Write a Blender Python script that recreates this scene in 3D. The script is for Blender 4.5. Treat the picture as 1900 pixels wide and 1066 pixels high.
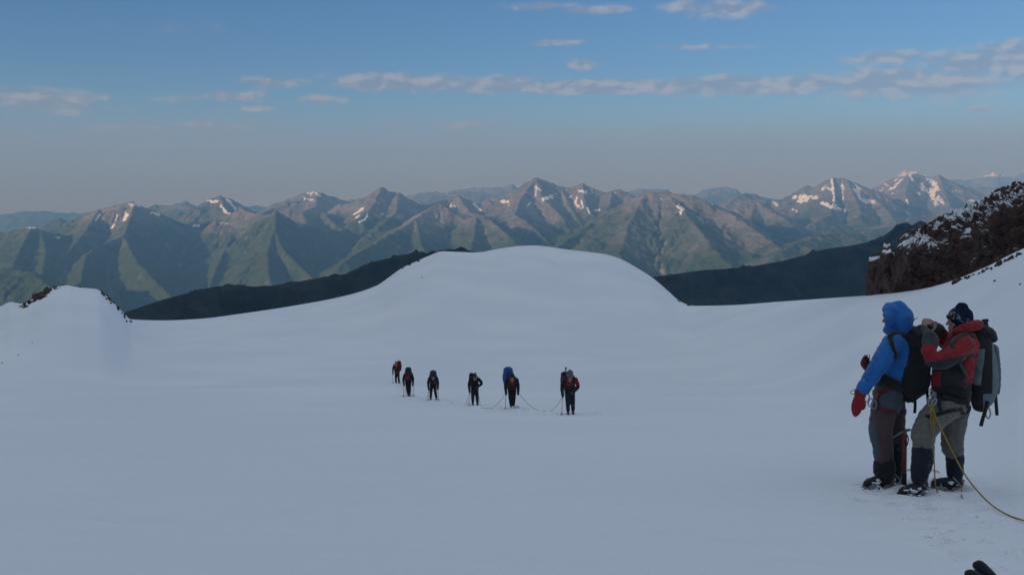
import bpy, bmesh, math, random, time
import numpy as np
from mathutils import Vector, Matrix

T0 = time.time()
scene = bpy.context.scene
for _o in list(bpy.data.objects):
    bpy.data.objects.remove(_o)

# ------------------------------------------------------------------ camera
PITCH = math.atan(203.0 / 1864.0)          # looking a little down the slope
FPX = 1864.0                               # focal length in photo pixels
CAM = np.array([0.0, 0.0, 1.65])           # eye height above the snow
cam_data = bpy.data.cameras.new('camera')
cam_data.sensor_width = 36.0
cam_data.lens = 36.0 * FPX / 1900.0
cam_data.clip_start = 0.05
cam_data.clip_end = 150000.0
cam = bpy.data.objects.new('camera', cam_data)
cam.location = CAM
cam.rotation_euler = (math.pi / 2 - PITCH, 0, 0)
scene.collection.objects.link(cam)
scene.camera = cam

# ------------------------------------------------------------------ light
SUN_EL = math.radians(13.5)
SUN_AZ = math.radians(123.0)               # angle from the view direction round to the left
sun_dir = Vector((-math.sin(SUN_AZ) * math.cos(SUN_EL), math.cos(SUN_AZ) * math.cos(SUN_EL), math.sin(SUN_EL)))
world = bpy.data.worlds.new('World')
scene.world = world
world.use_nodes = True
wn, wl = world.node_tree.nodes, world.node_tree.links
wn.clear()
w_out = wn.new('ShaderNodeOutputWorld')
w_bg = wn.new('ShaderNodeBackground')
w_sky = wn.new('ShaderNodeTexSky')
w_sky.sky_type = 'NISHITA'
w_sky.sun_disc = False
w_sky.sun_elevation = SUN_EL
w_sky.sun_rotation = -SUN_AZ
w_sky.altitude = 3500.0
w_sky.air_density = 1.0
w_sky.dust_density = 0.3
w_sky.ozone_density = 5.0
w_bg.inputs['Strength'].default_value = 0.107
wl.new(w_sky.outputs[0], w_bg.inputs['Color'])
def W(typ, op=None, ins=(), **kw):
    n = wn.new(typ)
    if op: n.operation = op
    for k, v in kw.items(): setattr(n, k, v)
    for i, v in enumerate(ins):
        if v is None: continue
        if isinstance(v, bpy.types.NodeSocket): wl.new(v, n.inputs[i])
        else: n.inputs[i].default_value = v
    return n.outputs[1] if typ == 'ShaderNodeVectorMath' and op == 'LENGTH' else n.outputs[0]
def wm(op, a, b=None): return W('ShaderNodeMath', op, (a, b))
def wramp(v, lo, hi, a=0.0, b=1.0): return W('ShaderNodeMapRange', None, (v, lo, hi, a, b), interpolation_type='SMOOTHSTEP')
def wnoise(vec, scale, detail, rough=.55, dist=0.0):
    n = wn.new('ShaderNodeTexNoise'); wl.new(vec, n.inputs['Vector'])
    n.inputs['Scale'].default_value = scale; n.inputs['Detail'].default_value = detail; n.inputs['Roughness'].default_value = rough; n.inputs['Distortion'].default_value = dist
    return n.outputs['Fac']
w_dir = wn.new('ShaderNodeTexCoord').outputs['Generated']
w_xyz = wn.new('ShaderNodeSeparateXYZ'); wl.new(w_dir, w_xyz.inputs[0])
DEG = 57.29578
w_az = wm('MULTIPLY', wm('ARCTAN2', w_xyz.outputs[0], w_xyz.outputs[1]), DEG)
w_el = wm('MULTIPLY', wm('ARCSINE', w_xyz.outputs[2]), DEG)
w_p = W('ShaderNodeCombineXYZ', None, (w_az, w_el, 0.0))
w_ps = W('ShaderNodeVectorMath', 'MULTIPLY', (w_p, (1.0, 1.9, 1.0)))
w_n1 = wnoise(w_ps, .62, 7, .60, .25)
w_n1s = wnoise(W('ShaderNodeVectorMath', 'ADD', (w_ps, (-.30, .60, 0.0))), .62, 5, .58, .25)
w_n2 = wnoise(w_ps, .17, 3, .5)
CLOUDS = [  # bearing and height in degrees, half widths, strength
 (-24.6, 3.9, 3.9, .85, .95), (-22.7, 4.05, 1.6, .55, .75), (-25.2, 3.75, 2.3, .45, .7), (-15.2, 4.4, 2.3, .38, .85), (-14.6, 3.75, 1.5, .22, .7),
 (-18.2, 4.15, 1.3, .32, .6), (-10.6, 4.3, 2.2, .34, .65), (-13.0, 5.15, 2.6, .35, .7), (-6.3, 5.25, 4.8, .66, 1.2), (-.6, 5.15, 3.6, .62, 1.3), (5.0, 5.05, 7.0, .55, 1.3),
 (13.0, 5.0, 7.5, .68, 1.2), (21.5, 4.95, 7.5, 1.1, 1.0), (24.6, 5.7, 4.2, 1.05, 1.0), (20.0, 6.25, 2.6, .50, 1.0), (25.8, 6.3, 2.0, .75, 1.0),
 (12.0, 9.05, 3.0, .60, .95), (9.5, 9.3, 1.6, .55, .75), (4.6, 9.2, 2.2, .33, .9), (3.8, 6.25, .95, .40, 1.0), (2.5, 7.45, 2.2, .22, .7), (1.5, 9.4, 2.6, .25, .6), (10.5, 7.15, 3.2, .22, .5),
 (-16.5, 2.72, 2.6, .28, .8), (-21.0, 2.6, 3.6, .24, .6), (-3.0, 2.9, 3.6, .22, .5), (-17.5, 7.9, 2.2, .18, .12), (24.5, 3.5, .9, .16, .6)]
w_mask = None
for caz, cel, rx, ry, st in CLOUDS:
    q = W('ShaderNodeVectorMath', 'MULTIPLY', (W('ShaderNodeVectorMath', 'SUBTRACT', (w_p, (caz, cel, 0.0))), (1 / rx, 1 / ry, 0.0)))
    v = W('ShaderNodeMath', 'MULTIPLY_ADD', (W('ShaderNodeVectorMath', 'LENGTH', (q,)), -st, st))
    w_mask = v if w_mask is None else wm('MAXIMUM', w_mask, v)
w_cloud = wramp(wm('ADD', wm('MAXIMUM', w_mask, -.4), wm('MULTIPLY', wm('SUBTRACT', w_n1, .5), 1.45)), -.10, .66, 0.0, .62)
# bright veil added above the view to light the snow, patterned like thin cloud
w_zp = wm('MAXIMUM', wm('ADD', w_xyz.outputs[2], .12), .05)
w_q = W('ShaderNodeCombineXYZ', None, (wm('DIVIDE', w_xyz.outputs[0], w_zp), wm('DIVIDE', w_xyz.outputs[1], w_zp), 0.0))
w_fill = wm('MULTIPLY', wramp(wnoise(w_q, 1.1, 6, .6, .3), .30, .62), wramp(w_el, 13.0, 30.0))
w_shade = wramp(wm('SUBTRACT', w_n1, w_n1s), -.08, .15)
w_ccol = wn.new('ShaderNodeMix'); w_ccol.data_type = 'RGBA'
wl.new(w_shade, w_ccol.inputs[0])
w_ccol.inputs[6].default_value = (.25, .295, .37, 1); w_ccol.inputs[7].default_value = (.47, .49, .53, 1)
w_cb = wn.new('ShaderNodeBackground'); wl.new(w_ccol.outputs[2], w_cb.inputs['Color'])
w_fill_bg = wn.new('ShaderNodeBackground'); w_fill_bg.inputs['Color'].default_value = (.53, .62, .71, 1)
w_sb = wn.new('ShaderNodeBackground'); w_sb.inputs['Color'].default_value = (.235, .305, .38, 1)
w_str = wm('MULTIPLY', wramp(wm('ADD', w_el, wm('MULTIPLY', wm('SUBTRACT', w_n2, .5), 1.2)), 1.2, 4.2, .72, 0.0), wramp(w_el, -3.0, -.5))
def wmix(f, a, b):
    n = wn.new('ShaderNodeMixShader'); wl.new(f, n.inputs[0]); wl.new(a, n.inputs[1]); wl.new(b, n.inputs[2]); return n.outputs[0]
w_s = wmix(w_str, w_bg.outputs[0], w_sb.outputs[0])
w_s = wmix(w_cloud, w_s, w_cb.outputs[0])
w_s = wmix(w_fill, w_s, w_fill_bg.outputs[0])
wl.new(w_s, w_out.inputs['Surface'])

sun_data = bpy.data.lights.new('sun', 'SUN')
sun_data.energy = 4.3
sun_data.angle = math.radians(0.5)
sun_data.color = (1.0, 0.97, 0.92)
sun = bpy.data.objects.new('sun', sun_data)
sun.rotation_euler = (-sun_dir).to_track_quat('-Z', 'Y').to_euler()
sun.location = (-30, -10, 40)
scene.collection.objects.link(sun)

scene.view_settings.view_transform = 'Standard'
scene.view_settings.look = 'None'
scene.view_settings.exposure = 0.0
scene.view_settings.gamma = 1.0
scene.view_settings.use_curve_mapping = False
scene.cycles.max_bounces = 4
scene.cycles.diffuse_bounces = 2
scene.cycles.glossy_bounces = 2
scene.cycles.volume_bounces = 0
scene.cycles.transparent_max_bounces = 8
scene.cycles.use_denoising = True

# ------------------------------------------------------------------ helpers
def ray(px, py):
    """direction through photo pixel (px, py), scaled to y = 1"""
    px = np.asarray(px, float); py = np.asarray(py, float)
    u = (px - 950.0) / FPX; v = (533.0 - py) / FPX
    dy = math.cos(PITCH) + v * math.sin(PITCH)
    dz = -math.sin(PITCH) + v * math.cos(PITCH)
    return u / dy, dz / dy
def P(px, py, Y):
    a, b = ray(px, py)
    return np.array([a * Y, Y + 0 * a, CAM[2] + b * Y]).T
def project(x, y, z):
    zz = z - CAM[2]
    c, s = math.cos(PITCH), math.sin(PITCH)
    d = y * c - zz * s
    return 950 + FPX * x / d, 533 - FPX * (y * s + zz * c) / d

_rng = np.random.RandomState(7)
_perm = np.concatenate([_rng.permutation(512)] * 3).astype(np.int64)
_g2 = np.stack([np.cos(np.linspace(0, 2 * np.pi, 512, endpoint=False)), np.sin(np.linspace(0, 2 * np.pi, 512, endpoint=False))], 1)
_g3 = _rng.normal(size=(512, 3)); _g3 /= np.linalg.norm(_g3, axis=1)[:, None]
def noise2(x, y):
    xi = np.floor(x); yi = np.floor(y); fx = x - xi; fy = y - yi
    xi = xi.astype(np.int64) & 511; yi = yi.astype(np.int64) & 511
    u = fx * fx * fx * (fx * (fx * 6 - 15) + 10); v = fy * fy * fy * (fy * (fy * 6 - 15) + 10)
    def g(i, j, dx, dy):
        k = _g2[_perm[_perm[(xi + i) & 511] + ((yi + j) & 511)]]
        return k[..., 0] * dx + k[..., 1] * dy
    a = g(0, 0, fx, fy); b = g(1, 0, fx - 1, fy); c = g(0, 1, fx, fy - 1); d = g(1, 1, fx - 1, fy - 1)
    return 1.5 * ((a + u * (b - a)) + v * ((c + u * (d - c)) - (a + u * (b - a))))
def noise3(x, y, z):
    xi = np.floor(x); yi = np.floor(y); zi = np.floor(z); fx = x - xi; fy = y - yi; fz = z - zi
    xi = xi.astype(np.int64) & 511; yi = yi.astype(np.int64) & 511; zi = zi.astype(np.int64) & 511
    u = fx * fx * (3 - 2 * fx); v = fy * fy * (3 - 2 * fy); w = fz * fz * (3 - 2 * fz)
    def g(i, j, l):
        k = _g3[_perm[_perm[_perm[(xi + i) & 511] + ((yi + j) & 511)] + ((zi + l) & 511)]]
        return k[..., 0] * (fx - i) + k[..., 1] * (fy - j) + k[..., 2] * (fz - l)
    def L(a, b, t): return a + t * (b - a)
    return 1.6 * L(L(L(g(0,0,0), g(1,0,0), u), L(g(0,1,0), g(1,1,0), u), v), L(L(g(0,0,1), g(1,0,1), u), L(g(0,1,1), g(1,1,1), u), v), w)
def fbm2(x, y, oct=5, gain=0.5, lac=2.03):
    s = 0; a = 1.0
    for i in range(oct):
        s = s + a * noise2(x + 17.3 * i, y - 9.1 * i); x = x * lac; y = y * lac; a *= gain
    return s
def ridged2(x, y, oct=5, gain=0.5, lac=2.03):
    s = 0; a = 1.0
    for i in range(oct):
        s = s + a * (1 - 2 * np.abs(noise2(x + 31.7 * i, y + 12.9 * i))); x = x * lac; y = y * lac; a *= gain
    return s
def fbm3(x, y, z, oct=4, gain=0.5, lac=2.03):
    s = 0; a = 1.0
    for i in range(oct):
        s = s + a * noise3(x + 5.3 * i, y + 1.7 * i, z - 8.1 * i); x = x * lac; y = y * lac; z = z * lac; a *= gain
    return s
def ss(t):
    t = np.clip(t, 0, 1); return t * t * (3 - 2 * t)

def new_obj(name, me, mat=None, parent=None):
    o = bpy.data.objects.new(name, me)
    scene.collection.objects.link(o)
    if mat is not None: me.materials.append(mat)
    if parent is not None: o.parent = parent
    return o
def grid_mesh(name, V, nr, nc, smooth=True, wrap=False):
    """V: (nr*nc, 3) vertices in rows; quads between them"""
    me = bpy.data.meshes.new(name)
    idx = np.arange(nr * nc).reshape(nr, nc)
    if wrap: idx = np.concatenate([idx, idx[:, :1]], 1)
    q = np.stack([idx[:-1, :-1], idx[:-1, 1:], idx[1:, 1:], idx[1:, :-1]], -1).reshape(-1, 4)
    me.vertices.add(len(V)); me.vertices.foreach_set('co', np.ascontiguousarray(V, np.float32).ravel())
    me.loops.add(q.size); me.loops.foreach_set('vertex_index', q.astype(np.int32).ravel())
    me.polygons.add(len(q)); me.polygons.foreach_set('loop_start', np.arange(0, q.size, 4, dtype=np.int32))
    me.polygons.foreach_set('use_smooth', np.full(len(q), smooth))
    me.update(calc_edges=True)
    return me
def attr(me, name, vals):
    a = me.attributes.new(name, 'FLOAT', 'POINT'); a.data.foreach_set('value', np.ascontiguousarray(vals, np.float32).ravel())
def tag(o, label=None, cat=None, group=None, kind=None):
    if label: o['label'] = label
    if cat: o['category'] = cat
    if group: o['group'] = group
    if kind: o['kind'] = kind
    return o

class NT:
    """small node-tree writer"""
    def __init__(self, name):
        self.m = bpy.data.materials.new(name); self.m.use_nodes = True
        self.t = self.m.node_tree; self.n = self.t.nodes; self.l = self.t.links
        self.b = self.n['Principled BSDF']; self.out = self.n['Material Output']
    def node(self, typ, **kw):
        n = self.n.new(typ)
        for k, v in kw.items(): setattr(n, k, v)
        return n
    def put(self, sock, v):
        if hasattr(v, 'is_linked') or isinstance(v, bpy.types.NodeSocket): self.l.new(v, sock)
        else: sock.default_value = v
    def math(self, op, a, b=None, clamp=False):
        n = self.node('ShaderNodeMath', operation=op); n.use_clamp = clamp
        self.put(n.inputs[0], a)
        if b is not None: self.put(n.inputs[1], b)
        return n.outputs[0]
    def noise(self, vec, scale, detail=4, rough=0.55, dist=0.0):
        n = self.node('ShaderNodeTexNoise'); self.put(n.inputs['Vector'], vec)
        n.inputs['Scale'].default_value = scale; n.inputs['Detail'].default_value = detail
        n.inputs['Roughness'].default_value = rough; n.inputs['Distortion'].default_value = dist
        return n.outputs['Fac']
    def ramp(self, fac, lo, hi, a=0.0, b=1.0):
        n = self.node('ShaderNodeMapRange'); n.clamp = True; n.interpolation_type = 'SMOOTHSTEP'
        self.put(n.inputs[0], fac)
        n.inputs[1].default_value = lo; n.inputs[2].default_value = hi; n.inputs[3].default_value = a; n.inputs[4].default_value = b
        return n.outputs[0]
    def mix(self, fac, a, b):
        n = self.node('ShaderNodeMix', data_type='RGBA'); self.put(n.inputs['Factor'], fac)
        for s, v in (('A', a), ('B', b)):
            k = [i for i in n.inputs if i.name == s and i.type == 'RGBA'][0]
            self.put(k, v if not isinstance(v, tuple) else (v + (1.0,) if len(v) == 3 else v))
        return [o for o in n.outputs if o.type == 'RGBA'][0]
    def scale(self, vec, s):
        n = self.node('ShaderNodeMapping'); self.put(n.inputs['Vector'], vec); n.inputs['Scale'].default_value = s
        return n.outputs[0]
    def pos(self): return self.node('ShaderNodeNewGeometry').outputs['Position']
    def obj(self): return self.node('ShaderNodeTexCoord').outputs['Object']
    def attr(self, name): return self.node('ShaderNodeAttribute', attribute_name=name).outputs['Fac']
    def sep(self, v):
        n = self.node('ShaderNodeSeparateXYZ'); self.put(n.inputs[0], v); return n.outputs
    def bump(self, h, strength, dist):
        n = self.node('ShaderNodeBump'); n.inputs['Strength'].default_value = strength; n.inputs['Distance'].default_value = dist
        self.put(n.inputs['Height'], h); self.l.new(n.outputs[0], self.b.inputs['Normal'])
    def done(self, color=None, rough=0.9, spec=0.2, metal=0.0):
        if color is not None: self.put(self.b.inputs['Base Color'], color if not isinstance(color, tuple) else (color + (1.0,) if len(color) == 3 else color))
        self.put(self.b.inputs['Roughness'], rough); self.b.inputs['Specular IOR Level'].default_value = spec
        self.b.inputs['Metallic'].default_value = metal
        return self.m
HAZE_D = 6.7e-5; HAZE_COL = (.18, .47, .93, 1)
# ------------------------------------------------------------------ near snow: saddle, dome and knob
SK = np.array([  # photo column, skyline row of the snow, depth of that edge in metres
 (-900,650,160),(-300,612,160),(-100,590,158),(0,568,155),(20,560,152),(40,563,150),(70,549,150),(90,538,150),(110,531,150),(125,529,150),(150,533,151),
 (180,536,152),(195,546,154),(212,563,160),(228,580,170),(243,592,180),(300,594,200),(370,591,205),(450,581,210),(550,566,215),
 (650,546,218),(700,529,220),(725,512,222),(745,498,224),(770,486,226),(795,475,228),(822,466,230),(850,467,232),(880,468,234),(896,467,236),(915,463,237),
 (940,459,238),(965,456,238),(990,455,238),(1015,457,238),(1040,461,238),(1080,466,236),(1120,471,234),(1150,480,232),(1180,496,228),(1210,515,222),
 (1240,540,214),(1265,560,206),(1290,567,200),(1350,566,180),(1450,559,160),(1550,552,140),(1605,548,125),(1680,540,116),
 (1740,529,110),(1780,519,106),(1830,500,100),(1860,486,96),(1900,468,92),(2000,420,84),(2200,330,72),(2800,120,55)], float)
BASE_R = np.array([0, 3, 9.7, 20, 39, 77, 110, 150, 200, 260, 400]); BASE_Z = np.array([0, -.42, -1.35, -3.35, -7.55, -14.2, -19.0, -23.2, -26.2, -28, -31.])
def pchip(x, xp, fp):
    h = np.diff(xp); d = np.diff(fp) / h
    m = np.zeros_like(fp); m[0] = d[0]; m[-1] = d[-1]
    for i in range(1, len(xp) - 1):
        if d[i-1] * d[i] > 0:
            w1 = 2*h[i] + h[i-1]; w2 = h[i] + 2*h[i-1]; m[i] = (w1 + w2) / (w1 / d[i-1] + w2 / d[i])
    k = np.clip(np.searchsorted(xp, x) - 1, 0, len(xp) - 2); t = np.clip((x - xp[k]) / h[k], 0, 1)
    return (2*t**3-3*t**2+1)*fp[k] + (t**3-2*t**2+t)*h[k]*m[k] + (-2*t**3+3*t**2)*fp[k+1] + (t**3-t**2)*h[k]*m[k+1]
FOOT = []          # (x, y, radius, depth) dents trodden in the snow; filled below
PARTY = [  # photo x of the feet, photo y of the feet, depth
 (737,711,77.0),(758,735,66.0),(804,742,60.0),(881,752,53.0),(950,758,46.0),(1057,769,39.5)]
def snow_h(x, y):
    """height of the snow at world x, y (y forward)"""
    yy = np.maximum(y, 0.5)
    u = x / yy
    px = 950 + FPX * u * .9925                            # near enough: column of that bearing
    px = np.clip(px, -850, 2750)
    row = pchip(px, SK[:, 0], SK[:, 1]); E = pchip(px, SK[:, 0], SK[:, 2])
    b = ray(px, row)[1]; ze = CAM[2] + b * E
    base = pchip(np.clip(yy, 0, 399), BASE_R, BASE_Z)
    baseE = pchip(np.clip(E, 0, 399), BASE_R, BASE_Z)
    t = yy / E
    # start of the rise: far out for the dome and the knob, close in on the right-hand slope
    t0 = np.interp(px, [-300, 100, 300, 700, 1200, 1350, 1600, 1900, 2400], [.25, .42, .5, .52, .55, .4, .22, .08, .05])
    g = ss((t - t0) / (1 - t0))
    z = base + (ze - baseE) * g
    over = np.maximum(yy - E, 0)
    z = np.where(t > 1, ze - 0.25 * over - 0.006 * np.minimum(over, 90) ** 2 - 0.45 * np.maximum(over - 30, 0), z)
    # gentle undulation, wind ripples, dome crease
    fade = np.clip(1 - (t - .93) / .07, 0, 1) * ss((yy - 3) / 6)
    z = z + fade * (0.15 * fbm2(x / 30, y / 22, 3) * np.clip(yy / 30, .25, 2) + 0.030 * fbm2(x / 2.1 + y / 5, y / 1.0, 4) + 0.020 * (1 - 2 * np.abs(noise2(x / 1.3 + y / 3, y / .55))) * np.clip(fbm2(x / 9, y / 9, 2) + .3, 0, 1) + 0.006 * fbm2(x / .33, y / .3, 2))
    # crease curving down the right half of the dome
    cpx = np.interp(t, [.70, .78, .86, .92, .97, 1.0], [1110, 1080, 1055, 1030, 985, 940])
    dc = (px - cpx)
    z = z + 1.25 * ss((t - .72) / .1) * ss((1.0 - t) / .05) * np.exp(-np.maximum(dc, 0) / 60) * np.where(dc > 0, -1.0, -np.exp(dc / 26)) * .8
    # facet of the left knob: kink along the column ~175
    kpx = 172 + 14 * ss((1 - t) / .35)
    z = z + 0.55 * ss((t - .60) / .2) * ss((1.0 - t) / .06) * np.where(px > kpx, -(np.minimum(px - kpx, 60) / 60), 0) * ss((400 - px) / 190)
    # wind scours on the dome's left shoulder
    sc = np.exp(-((px - 860) / 70) ** 2 - ((t - .90) / .05) ** 2)
    z = z + 0.10 * sc * np.sin(px / 5.5 + t * 160 + 3 * fbm2(px / 60, t * 14, 2))
    sc = np.exp(-((px - 90) / 55) ** 2 - ((t - .82) / .07) ** 2)
    z = z + 0.07 * sc * np.sin(px / 4.5 + t * 60 + 2 * fbm2(px / 60, t * 14, 2))
    return z
def foot_h(x, y):
    """trodden trail and footprints added on top of snow_h"""
    z = np.zeros_like(x); order = np.argsort(y); ys = y[order]
    for fx, fy, r, dp in FOOT:
        i, j = np.searchsorted(ys, [fy - 3 * r, fy + 3 * r]); m = order[i:j]; m = m[np.abs(x[m] - fx) < 3 * r]
        if len(m):
            q = np.hypot(x[m] - fx, y[m] - fy) / r
            z[m] += -dp * np.exp(-q ** 2 * 1.6) + dp * .35 * np.exp(-((q - 1.35) / .35) ** 2)
    return z
def ground_at(px, py):
    """where the ray through a photo pixel meets the snow"""
    a, b = ray(px, py)
    lo, hi = 4.0, 260.0
    for n_ in (260, 40, 40):
        Y = np.linspace(lo, hi, n_)
        d = CAM[2] + b * Y - snow_h(a * Y, Y)
        k = int(np.argmax(d < 0))
        if not d[k] < 0: break
        lo, hi = Y[max(k - 1, 0)], Y[k]
    Yk = hi if d[k] < 0 else 200.0
    return np.array([a * Yk, Yk, CAM[2] + b * Yk])

FEET_PX = [(1628,903),(1655,897),(1692,916),(1765,908)]   # boots of the pair at the right
for fx, fy in FEET_PX:
    g = ground_at(fx, fy)
    FOOT += [(g[0], g[1], .17, .05)]
_r = random.Random(3)
for k in range(70):      # trampled snow round the pair and towards the photographer
    t = _r.random(); c = ground_at(1680 + 190 * t + _r.uniform(-90, 90), 905 + 150 * t + _r.uniform(-15, 15))
    FOOT.append((c[0], c[1], _r.uniform(.10, .20), _r.uniform(.012, .034)))
for k in range(14):
    c = ground_at(1380 + 17 * k + _r.uniform(-8, 8), 772 + 0.9 * k + _r.uniform(-2, 3)); FOOT.append((c[0], c[1], .16, .03))
trail = [ground_at(px, py) for px, py, _ in PARTY]
trail = [trail[0] + np.array([-1.2, 6, 0])] + trail + [trail[-1] + np.array([1.2, -.6, 0])]
for a, b in zip(trail[:-1], trail[1:]):
    n = max(2, int(np.linalg.norm((b - a)[:2]) / .24))
    for k in range(n):
        c = a + (b - a) * k / n
        FOOT.append((c[0] + _r.uniform(-.15, .15), c[1] + _r.uniform(-.2, .2), _r.uniform(.16, .30), _r.uniform(.09, .16)))

uu = np.concatenate([np.linspace(-1.05, -.56, 40)[:-1], np.linspace(-.56, .56, 760), np.linspace(.56, 1.05, 40)[1:]])
ss_rows = np.concatenate([np.geomspace(.012, .97, 700), np.linspace(.97, 1.0, 24)[1:], 1 + np.geomspace(.01, 3.0, 40)])
pxs = np.clip(950 + FPX * uu * .9925, -850, 2750); Ecol = pchip(pxs, SK[:, 0], SK[:, 2])
_ks = np.exp(-(np.arange(-150, 151) / 60.0) ** 2); _Es = np.convolve(np.pad(Ecol, 150, mode='edge'), _ks / _ks.sum(), mode='valid')
_w = ss((ss_rows - .45) / .5)[:, None]
Yg = ss_rows[:, None] * (_Es[None, :] * (1 - _w) + Ecol[None, :] * _w); Xg = uu[None, :] * Yg
Zg = snow_h(Xg.ravel(), Yg.ravel()); Zg = Zg + foot_h(Xg.ravel(), Yg.ravel())
me = grid_mesh('snow_slope', np.stack([Xg.ravel(), Yg.ravel(), Zg], 1), len(ss_rows), len(uu))
n = NT('snow'); p = n.pos()
big = n.noise(p, .06, 3, .5); mid = n.noise(p, 1.3, 4, .6); fine = n.noise(p, 38.0, 3, .6)
col = n.mix(n.ramp(big, .35, .7), (.79, .80, .82), (.85, .855, .865))
col = n.mix(n.ramp(n.noise(p, .45, 5, .65), .58, .80, 0, .12), col, (.68, .65, .61))
n.bump(n.math('ADD', n.math('MULTIPLY', mid, .9), n.math('ADD', n.math('MULTIPLY', n.noise(p, 7.0, 4, .65), .35), n.math('MULTIPLY', fine, .12))), .45, .05)
n.b.inputs['Subsurface Weight'].default_value = 0.0
M_snow = n.done(col, .75, .25)
snow = tag(new_obj('snow_slope', me, M_snow), 'smooth shaded snow slope dropping to a saddle and rounded snow dome', kind='structure')

# broken crumbs of snow where it has been trodden
_q = random.Random(5); _pts = []
for k in range(900):
    t = _q.random()
    c = (1600 + 260 * t + _q.gauss(0, 45), 905 + 130 * t ** 1.5 + _q.gauss(0, 13)) if k < 620 else (1380 + 260 * t, 771 + 14 * t + _q.gauss(0, 3.5))
    if 1400 < c[0] < 1960 and c[1] < 1100: _pts.append((c, _q.uniform(.004, .014) * (1 if k < 620 else 1.3)))
for a, b in zip(trail[:-1], trail[1:]):
    for k in range(240):
        t = _q.random(); c = a + (b - a) * t; _pts.append(((c[0] + _q.gauss(0, .2), c[1] + _q.gauss(0, .25)), -_q.uniform(.02, .07)))
bm = bmesh.new()
for c, r in _pts:
    g = ground_at(*c) if r > 0 else np.array([c[0], c[1], snow_h(np.array([c[0]]), np.array([c[1]]))[0]]); r = abs(r)
    m = bmesh.ops.create_icosphere(bm, subdivisions=1, radius=r)
    for v in m['verts']: v.co = Vector(g) + Vector((v.co.x * _q.uniform(.7, 1.5), v.co.y * _q.uniform(.7, 1.5), v.co.z * _q.uniform(.5, .9)))
me = bpy.data.meshes.new('snow_crumbs'); bm.to_mesh(me); bm.free()
n = NT('broken_snow'); M_crumb = n.done(n.mix(n.noise(n.pos(), 20.0, 3), (.84, .85, .86), (.90, .90, .91)), .8, .2)
tag(new_obj('snow_crumbs', me, M_crumb), 'broken crumbs of snow along the trodden tracks', kind='stuff')

# ground behind and beside the photographer: the snow rises to the mountain that shades the slope
yy_ = np.linspace(-6000, 3600, 98); xx_ = np.linspace(-5600, 2600, 84)
Xm, Ym = np.meshgrid(xx_, yy_)
MASS = [(-4600, 2100, 650), (-3000, 1900, 960), (-2300, 600, 1060), (-1800, -600, 760), (-1400, -1500, 650), (-800, -2600, 520), (600, -3500, 480)]
Zm = np.full(Xm.shape, -2050.0)
for a, b in zip(MASS[:-1], MASS[1:]):
    dx, dy = b[0] - a[0], b[1] - a[1]
    t = np.clip(((Xm - a[0]) * dx + (Ym - a[1]) * dy) / (dx * dx + dy * dy), 0, 1)
    Zm = np.maximum(Zm, a[2] + t * (b[2] - a[2]) - .74 * np.hypot(Xm - a[0] - t * dx, Ym - a[1] - t * dy))
Zm = Zm + 60 * ridged2(Xm / 700, Ym / 700, 4) * ss((1100 - Zm) / 300)
Zm = np.where((Ym > -150) & (Xm > -.72 * Ym - 160), -900.0, Zm)      # below the snow field round the viewpoint
Zm = np.maximum(Zm, -2050.0)
me = grid_mesh('mountain_flank', np.stack([Xm.ravel(), Ym.ravel(), Zm.ravel()], 1), 98, 84)
n = NT('high_snow'); p = n.pos(); nz = n.sep(n.node('ShaderNodeNewGeometry').outputs['Normal'])[2]
M_high = n.done(n.mix(n.ramp(n.math('ADD', nz, n.math('MULTIPLY', n.noise(p, .006, 5), .3)), .72, .86), (.17, .13, .12), (.8, .81, .83)), .85)
tag(new_obj('mountain_flank', me, M_high), 'snowy mountain side beyond the left edge that shades the slope', kind='structure')
th = np.linspace(math.radians(46.5), math.radians(313.5), 90); rr = np.geomspace(.3, 150, 50)
TH, RR = np.meshgrid(th, rr)
Xb = RR * np.sin(TH); Yb = RR * np.cos(TH)
Zb = np.where(Yb > 0.5, snow_h(Xb.ravel(), Yb.ravel()).reshape(Xb.shape), np.nan)
back = -.13 * Yb + .0002 * RR ** 2 * (Yb < 0) * 0
k = ss(Yb / np.maximum(RR, 1e-3) / .6)
Zb = np.where(np.isnan(Zb), back, back * (1 - k) + np.nan_to_num(Zb) * k) - .02
Zb = np.where(RR > 60, np.minimum(Zb, Zb - .0 * RR), Zb)
me = grid_mesh('snow_field', np.stack([Xb.ravel(), Yb.ravel(), np.maximum(Zb, -400).ravel()], 1), 50, 90)
tag(new_obj('snow_field', me, M_snow), 'snow field behind the photographer', kind='structure')

# valley ground reaching to the horizon
a_ = np.linspace(0, 2 * np.pi, 96, endpoint=False); r_ = np.array([5, 500, 2500, 6000, 12000, 25000, 44000.])
A, R = np.meshgrid(a_, r_)
Z = -2080 + 60 * fbm2(R * np.sin(A) / 3000 + 3, R * np.cos(A) / 3000, 3)
me = grid_mesh('valley_ground', np.stack([(R * np.sin(A)).ravel(), (R * np.cos(A)).ravel(), Z.ravel()], 1), 7, 96, wrap=True)
n = NT('valley_grass'); p = n.pos()
M_valley = n.done(n.mix(n.noise(p, .002, 6), (.045, .06, .025), (.10, .10, .05)), .95)
tag(new_obj('valley_ground', me, M_valley), 'green valley floor far below the mountains', kind='structure')
print('snow', time.time() - T0)
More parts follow.
